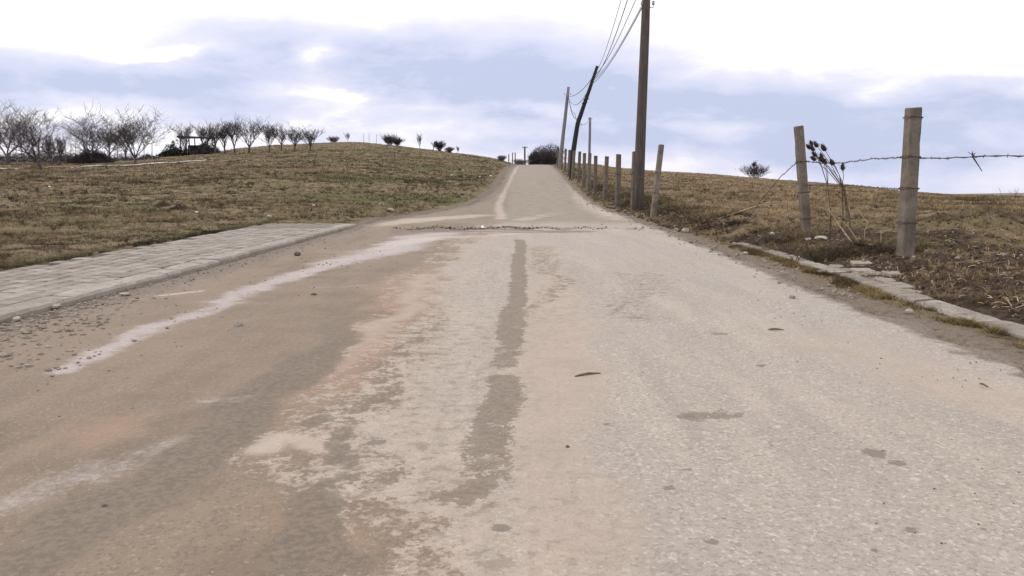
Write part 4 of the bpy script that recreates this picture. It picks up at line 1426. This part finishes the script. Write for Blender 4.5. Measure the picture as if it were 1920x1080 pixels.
for px, py, h_, lab in WE:
    weed(px, py, h_, lab, n=10 if h_ < 30 else 6, m=M_stalk if 'pale' in lab else M_weed, spread=.18 if h_ > 40 else .38)

# ------------------------------------------------------------------ stones and litter
def stone(px, py, r, label, m=M_stone, flat=.6, cat='stone', name='stone', zoff=None, grp='loose stones by the road'):
    inroad = False
    if py > 440: x, y = gp(px, py)
    else: x, y = hit_fn(base, px, py)
    if xl(y) < x < xr(y): z = float(base(x, y)) + .012
    else: x, y = hit(px, py); z = gz(x, y)
    if m is M_litter: r *= .62
    mb = MB(); mb.rock((0, 0, r * flat * .6), r, flat, 8, 5)
    return tag(_mk(mb, name, m, (x, y, z)), label, cat, grp)


random.seed(77)
stone(447, 615, .035, 'single pale block of stone lying alone on the brown left lane', flat=.75)
stone(314, 620, .014, 'small dark pebble left of the pale block on the left lane', M_stone_dark)
stone(558, 480, .05, 'dark clod lying on the silt near the far end of the pavement', M_stone_dark)
stone(235, 556, .055, 'flat pale stone at the foot of the left kerb', flat=.35)
stone(107, 580, .04, 'rounded pale stone against the kerb, left of the flat one', flat=.6)
stone(32, 604, .035, 'rounded white stone against the kerb near the left picture edge')
stone(8, 672, .028, 'pale pebble at the very left picture edge')
stone(50, 628, .042, 'largest stone in the gravel patch by the left kerb', M_gravel)
stone(80, 618, .028, 'brown stone on the right rim of the gravel patch', M_gravel)
stone(588, 556, .022, 'small dark pebble on the wet streak, right of centre', M_stone_dark)
stone(1064, 846, .010, 'small dark pebble on the middle of the grey lane', M_stone_dark, .8)
stone(197, 958, .009, 'small dark pebble low on the left lane', M_stone_dark, .8)
stone(1705, 589, .045, 'pale stone on the shoulder below the right grass strip')
stone(1398, 477, .04, 'small pale stone on the shoulder near the start of the right kerb')
stone(1540, 450, .10, 'flat white stone on the dark soil between the two near posts', flat=.35)
stone(1515, 451, .06, 'grey stone beside the flat white one on the dark soil', flat=.4)
stone(1448, 441, .05, 'small white stone on dark soil left of the leaning post')
stone(1695, 480, .05, 'pale stone at the foot of the nearest concrete post')
stone(1497, 486, .035, 'small pale stone on the buried kerb')
stone(1540, 513, .06, 'pale broken slab piece in the right grass strip', flat=.4)
stone(1285, 436, .09, 'pale stone at the right road edge where the surface breaks')
stone(1882, 480, .03, 'tiny pale stone on the dark soil near the right picture edge')
stone(1795, 487, .03, 'small pale stone on the dark soil right of the nearest post')
stone(505, 409, .08, 'pale lump at the grassy far edge of the pavement')
stone(732, 397, .10, 'pale lump in the grass beside the widening road')
st = stone(905, 429, .060, 'small bright white lump lying on the broken joint across the road', M_litter, .8, 'litter', 'litter_scrap', grp=None)  # one small bright white lump set on the joint
for px, py, r, lab in [(93, 351, .10, 'white scrap of litter high in the left field near the picture edge'), (369, 399, .07, 'white scrap of litter near the molehills'),
                       (588, 386, .07, 'white scrap of litter in the grass beyond the pavement'), (583, 302, .12, 'white scrap high on the slope under the orchard end'),
                       (825, 290, .13, 'white scrap on the crest below the dark oval bush'), (847, 329, .11, 'white scrap left of the fallen branch on the bank'),
                       (869, 320, .11, 'white scrap above the fallen branch on the bank'), (900, 333, .16, 'larger white bag left of a pair on the bank by the road'),
                       (920, 331, .15, 'larger white bag right of a pair on the bank by the road'), (378, 296, .14, 'white scrap below the garden shelter')]:
    stone(px, py, r, lab, M_litter, .5, 'litter', 'litter_scrap', grp='white litter in the grass')

# molehills as soil lumps
for px, py, lab in ((305, 386, 'dark molehill in the left field, left of the pair'), (337, 391, 'dark molehill in the left field, right of the pair')):
    x, y = hit(px, py); mb = MB()
    for k in range(60):
        u = random.random() ** .5; an = random.uniform(0, 6.283)
        mb.rock((u * math.cos(an) * .26, u * math.sin(an) * .22, (1 - u) * .12), random.uniform(.02, .06), .8, 5, 3)
    tag(_mk(mb, 'molehill', M_soil, (x, y, gz(x, y) - .02)), lab, 'molehill', 'molehills in the left field')


# gravel: one piece of stuff per patch
def gravel(name, n, sampler, r0, r1, m, label, cat, seed):
    random.seed(seed)
    mb = MB()
    for _ in range(n):
        x, y, dens = sampler()
        z = (float(base(x, y)) + .010) if xl(y) + .02 < x < xr(y) - .02 else gz(x, y)
        r = r0 + (r1 - r0) * random.random() ** 3
        mb.rock((x, y, z + r * .25), r, .65, 5, 3)
    tag(mb.build(name, m), label, cat, kind='stuff')


def s_gutter():
    while True:
        px, py = random.uniform(-60, 330), random.uniform(560, 700)
        d = py - (608 - .27 * px)
        if d < 6: continue
        if random.random() < math.exp(-d / 36) * (1 if px < 150 else math.exp(-(px - 150) / 90)):
            return (*gp(px, py), 1)


def s_left():
    while True:
        s = random.uniform(0, 11); t = abs(random.gauss(0, .22)) + .02
        p = kp(s, -t)
        return (p.x, p.y, 1)


def s_streak():
    u = random.random()
    k = random.randrange(5)
    a = [(160, 690), (330, 615), (470, 560), (620, 505), (760, 460)][k]; b = [(330, 615), (470, 560), (620, 505), (760, 460), (850, 440)][k]
    x, y = gp(a[0] + (b[0] - a[0]) * u, a[1] + (b[1] - a[1]) * u)
    return x + random.gauss(0, .35), y + random.gauss(0, .25), 1


def s_road():
    y = 2.2 + random.random() ** 1.3 * 14
    x = random.uniform(max(float(xl(y)) + .1, -.7 * y), min(float(xr(y)) - .05, .7 * y))
    return x, y, 1


def s_lip():
    x = random.uniform(XA - .4, XB - 1.0) if random.random() < .6 else random.uniform(XA, XA + 2.6)
    y = YA + (x - XA) * (YB - YA) / (XB - XA) + random.gauss(0, .20) * (2.2 if random.random() < .4 else 1)
    return x, y, 1


def s_rverge():
    y = 7 + random.random() ** 1.4 * 50
    return float(xr(y)) + random.gauss(.15, .22 + .006 * y), y, 1


def s_soil():
    while True:
        px, py = random.uniform(1330, 1980), random.uniform(425, 600)
        x, y = gp(px, py, .12)
        if x > krx(y) + .25: return x, y, 1


gravel('gravel', 1000, s_gutter, .004, .024, M_gravel, 'patch of brown gravel along the foot of the left kerb', 'gravel', 1)
gravel('gravel', 700, s_left, .004, .018, M_gravel, 'thin line of grit along the left kerb', 'gravel', 2)
gravel('grit', 420, s_streak, .004, .013, M_stone_dark, 'dark grit scattered over the pale wet streak on the left lane', 'grit', 3)
gravel('grit', 2600, s_road, .0015, .0070, M_stone_dark, 'fine dark grit scattered over the whole road', 'grit', 4)
gravel('pale_grit', 1200, s_road, .0015, .006, M_stone, 'fine pale chippings scattered over the whole road', 'grit', 5)
gravel('rubble', 420, s_lip, .006, .026, M_soil, 'dark crumbled asphalt along the broken joint across the road', 'rubble', 6)
gravel('gravel', 1500, s_rverge, .006, .035, M_gravel, 'loose gravel along the right edge of the road', 'gravel', 7)
gravel('stone_crumbs', 260, s_soil, .006, .026, M_stone, 'small pale stone crumbs strewn over the dark soil at the right', 'stone crumbs', 8)
gravel('soil_clods', 900, s_soil, .008, .034, M_soil, 'dark clods of soil under the near fence', 'soil', 9)

# ------------------------------------------------------------------ grass
def grass(name, n, sample, hmin, hmax, per, palette, label, seed, lay=.8):
    r = np.random.default_rng(seed)
    x, y = sample(r, n)
    z = ground(x, y)
    m = len(x)
    dist = np.hypot(x, y)
    tuft = np.repeat(np.arange(m), per)
    k = len(tuft)
    lod = np.clip(dist / 14, .8, 8)[tuft]
    hgt = r.uniform(hmin, hmax, m)[tuft] * r.uniform(.5, 1.1, k) * np.clip(lod, 1, 1.8)
    an = r.uniform(0, 2 * np.pi, k); rad = r.uniform(0, .035, k) * lod
    bx, by = x[tuft] + np.cos(an) * rad, y[tuft] + np.sin(an) * rad
    bz = z[tuft] - .012
    la = r.uniform(0, 2 * np.pi, k); ll = r.uniform(.1, lay, k) * hgt * 1.6
    tx_, ty_ = bx + np.cos(la) * ll, by + np.sin(la) * ll
    tz_ = bz + hgt
    w_ = r.uniform(.0028, .0055, k) * lod
    wa = r.uniform(0, np.pi, k)
    V = np.empty((k, 3, 3))
    V[:, 0] = np.stack([bx - np.cos(wa) * w_, by - np.sin(wa) * w_, bz], -1)
    V[:, 1] = np.stack([bx + np.cos(wa) * w_, by + np.sin(wa) * w_, bz], -1)
    V[:, 2] = np.stack([tx_, ty_, tz_], -1)
    F_ = np.arange(k * 3).reshape(-1, 3)
    me = mesh_np(name, V.reshape(-1, 3), F_, M_blade)
    pal = np.array(palette)
    tone = fbm(x * .9, y * .9, seed + 5, 3); tone2 = fbm(x * .16 + 31, y * .16 + 7, seed + 9, 3)
    greenness = np.where(x < 0, .30 + .5 * sstep(x / y, -.40, -.12), .30)
    g_ = sstep(tone2 + (tone - .5) * .6, .62 - greenness * .3, .80 - greenness * .3)
    ci = np.clip((tone * 1.4 - .2 + r.uniform(-.25, .25, m)), 0, .999)
    c = pal[0] * (1 - ci[:, None]) + pal[1] * ci[:, None]
    c = c * (1 - g_[:, None] * .8) + pal[2] * g_[:, None] * .8
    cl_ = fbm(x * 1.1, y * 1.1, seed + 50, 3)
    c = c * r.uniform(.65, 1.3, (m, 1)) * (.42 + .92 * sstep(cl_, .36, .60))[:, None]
    cc = np.repeat(c, per, 0) * r.uniform(.75, 1.25, (k, 1))
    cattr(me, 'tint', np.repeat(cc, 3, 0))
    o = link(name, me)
    tag(o, label, 'grass', kind='stuff')


def keep(x, y, r):
    o = np.maximum(xl(y) - x, x - xr(y))
    v = verge_mask(x, y)
    p = sstep(o, .05, .5) * (1 - .85 * sstep(v, .05, .7)) * (1 - .62 * sstep(soil_mask(x, y), .3, .6))
    p = p * (pave_sd(x, y) < -.01)
    p = p * (0.25 + .75 * sstep(fbm(x * 1.7, y * 1.7, 66, 3), .36, .56))
    s = r.random(len(x)) < p
    return x[s], y[s]


def s_field(side, ymin, ymax):
    def f(r, n):
        u = r.random(n)
        y = 1 / (1 / ymin + (1 / ymax - 1 / ymin) * u)       # even over the picture
        y = y * .55 + .45 * (ymin * (ymax / ymin) ** u)
        if side < 0: x = -r.uniform(0, .74, n) * (y + 3)
        else: x = r.uniform(.02, .76, n) * (y + 3)
        return keep(x, y, r)
    return f


straw = [(.094, .069, .042), (.235, .178, .115), (.088, .090, .046)]
grass('grass', 95000, s_field(-1, 6, 40), .018, .060, 6, straw, 'short brown and green winter grass over the near left field', 101)
grass('grass', 60000, s_field(-1, 36, 125), .03, .09, 4, straw, 'winter grass over the far left hill', 102)
grass('grass', 60000, s_field(1, 6, 32), .02, .075, 6, [(.13, .088, .048), (.31, .22, .125), (.12, .112, .048)], 'tussocky brown grass behind the right fence', 103)
grass('grass', 50000, s_field(1, 28, 130), .03, .09, 4, [(.16, .112, .064), (.315, .225, .135), (.145, .12, .06)], 'winter grass over the far right field', 104)


def s_strip(r, n):
    y = r.uniform(4.4, 12.6, n)
    a = xr(y); b = np.interp(y, kr_y, kr_x) - .10
    t = 1 - np.abs(r.normal(0, .38, n))
    x = a + .22 + (b - a - .22) * t
    dn = fbm(x * 2.2, y * 2.2, 15, 3)
    s = (dn > .44) & (x > a + .05) & (x < b + .02)
    return x[s], y[s]


grass('grass', 16000, s_strip, .02, .065, 7, [(.10, .072, .036), (.20, .150, .075), (.105, .115, .036)], 'grass strip growing between the road and the right kerb', 105, 1.1)


def s_paveedge(r, n):
    s = r.uniform(-1, 12.5, n); t = PAVE_W + np.abs(r.normal(0, .10, n)) - .05
    x = KX0 + KD.x * s + KN.x * t; y = KY0 + KD.y * s + KN.y * t
    k = fbm(x * 1.9, y * 1.9, 44, 3) > .42
    x, y = x[k], y[k]
    return x, y


grass('grass', 9000, s_paveedge, .02, .06, 6, straw, 'grass creeping over the back edge of the left pavement', 106, 1.0)


def s_tuss(side):
    def f(r, n):
        y = 1 / (1 / 8 + (1 / 70 - 1 / 8) * r.random(n))
        x = side * r.uniform(.02, .74, n) * (y + 3)
        o = np.maximum(xl(y) - x, x - xr(y))
        k = (o > .5) & (pave_sd(x, y) < -.15) & (fbm(x * .8, y * .8, 140 + side, 3) > .53)
        return x[k], y[k]
    return f


def s_fenceline(r, n):
    y = 1 / (1 / 9.5 + (1 / 70 - 1 / 9.5) * r.random(n))
    x = xr(y) + np.abs(r.normal(1.1, .5, n)) + .25
    k = fbm(x * 1.6, y * 1.6, 171, 3) > .47
    return x[k], y[k]


grass('dry_tussocks', 5000, s_tuss(-1), .05, .13, 22, [(.075, .052, .030), (.20, .15, .09), (.07, .07, .034)], 'taller dry tussocks dotted over the left field', 201, 1.1)
grass('dry_tussocks', 2200, s_tuss(1), .05, .14, 22, [(.085, .058, .032), (.23, .165, .095), (.09, .085, .036)], 'taller dry tussocks dotted over the right field', 202, 1.1)
grass('dry_tussocks', 2400, s_fenceline, .05, .16, 18, [(.060, .042, .026), (.21, .155, .095), (.085, .085, .034)], 'ragged dry grass along the foot of the right fence', 203, 1.5)


def s_bankdebris():
    y = 1 / (1 / 15 + (1 / 75 - 1 / 15) * random.random())
    return float(xr(y)) + abs(random.gauss(.75, .45)) + .1, y, 1


gravel('bank_debris', 2200, s_bankdebris, .012, .060, M_soil, 'dark crumbled soil and debris on the bank under the fence row', 'soil', 10)
gravel('bank_stones', 260, s_bankdebris, .010, .045, M_stone, 'pale stone crumbs on the bank under the fence row', 'stone crumbs', 11)


def s_twigs(n, sampler, ln, m, name, label, seed):
    random.seed(seed)
    mb = MB()
    for _ in range(n):
        x, y, _d = sampler()
        z = gz(x, y) + .012
        L = ln * random.uniform(.3, 1); a = random.uniform(0, 6.283)
        v = Vector((math.cos(a) * L, math.sin(a) * L, random.uniform(-.05, .35) * L))
        p = Vector((x, y, z))
        mb.tube([p, p + v * .5 + Vector((0, 0, random.uniform(0, .2) * L)), p + v], [.005, .004, .002], 3, cap=False)
    tag(mb.build(name, m), label, 'litter', kind='stuff')


s_twigs(220, s_soil, .14, M_stalk, 'straw_litter', 'straw coloured twig litter over the dark soil by the near fence', 21)
s_twigs(420, s_soil, .16, M_weed, 'twig_litter', 'dark twig litter over the dark soil by the near fence', 22)
s_twigs(500, s_bankdebris, .25, M_weed, 'twig_litter', 'dark twig litter on the bank under the fence row', 23)
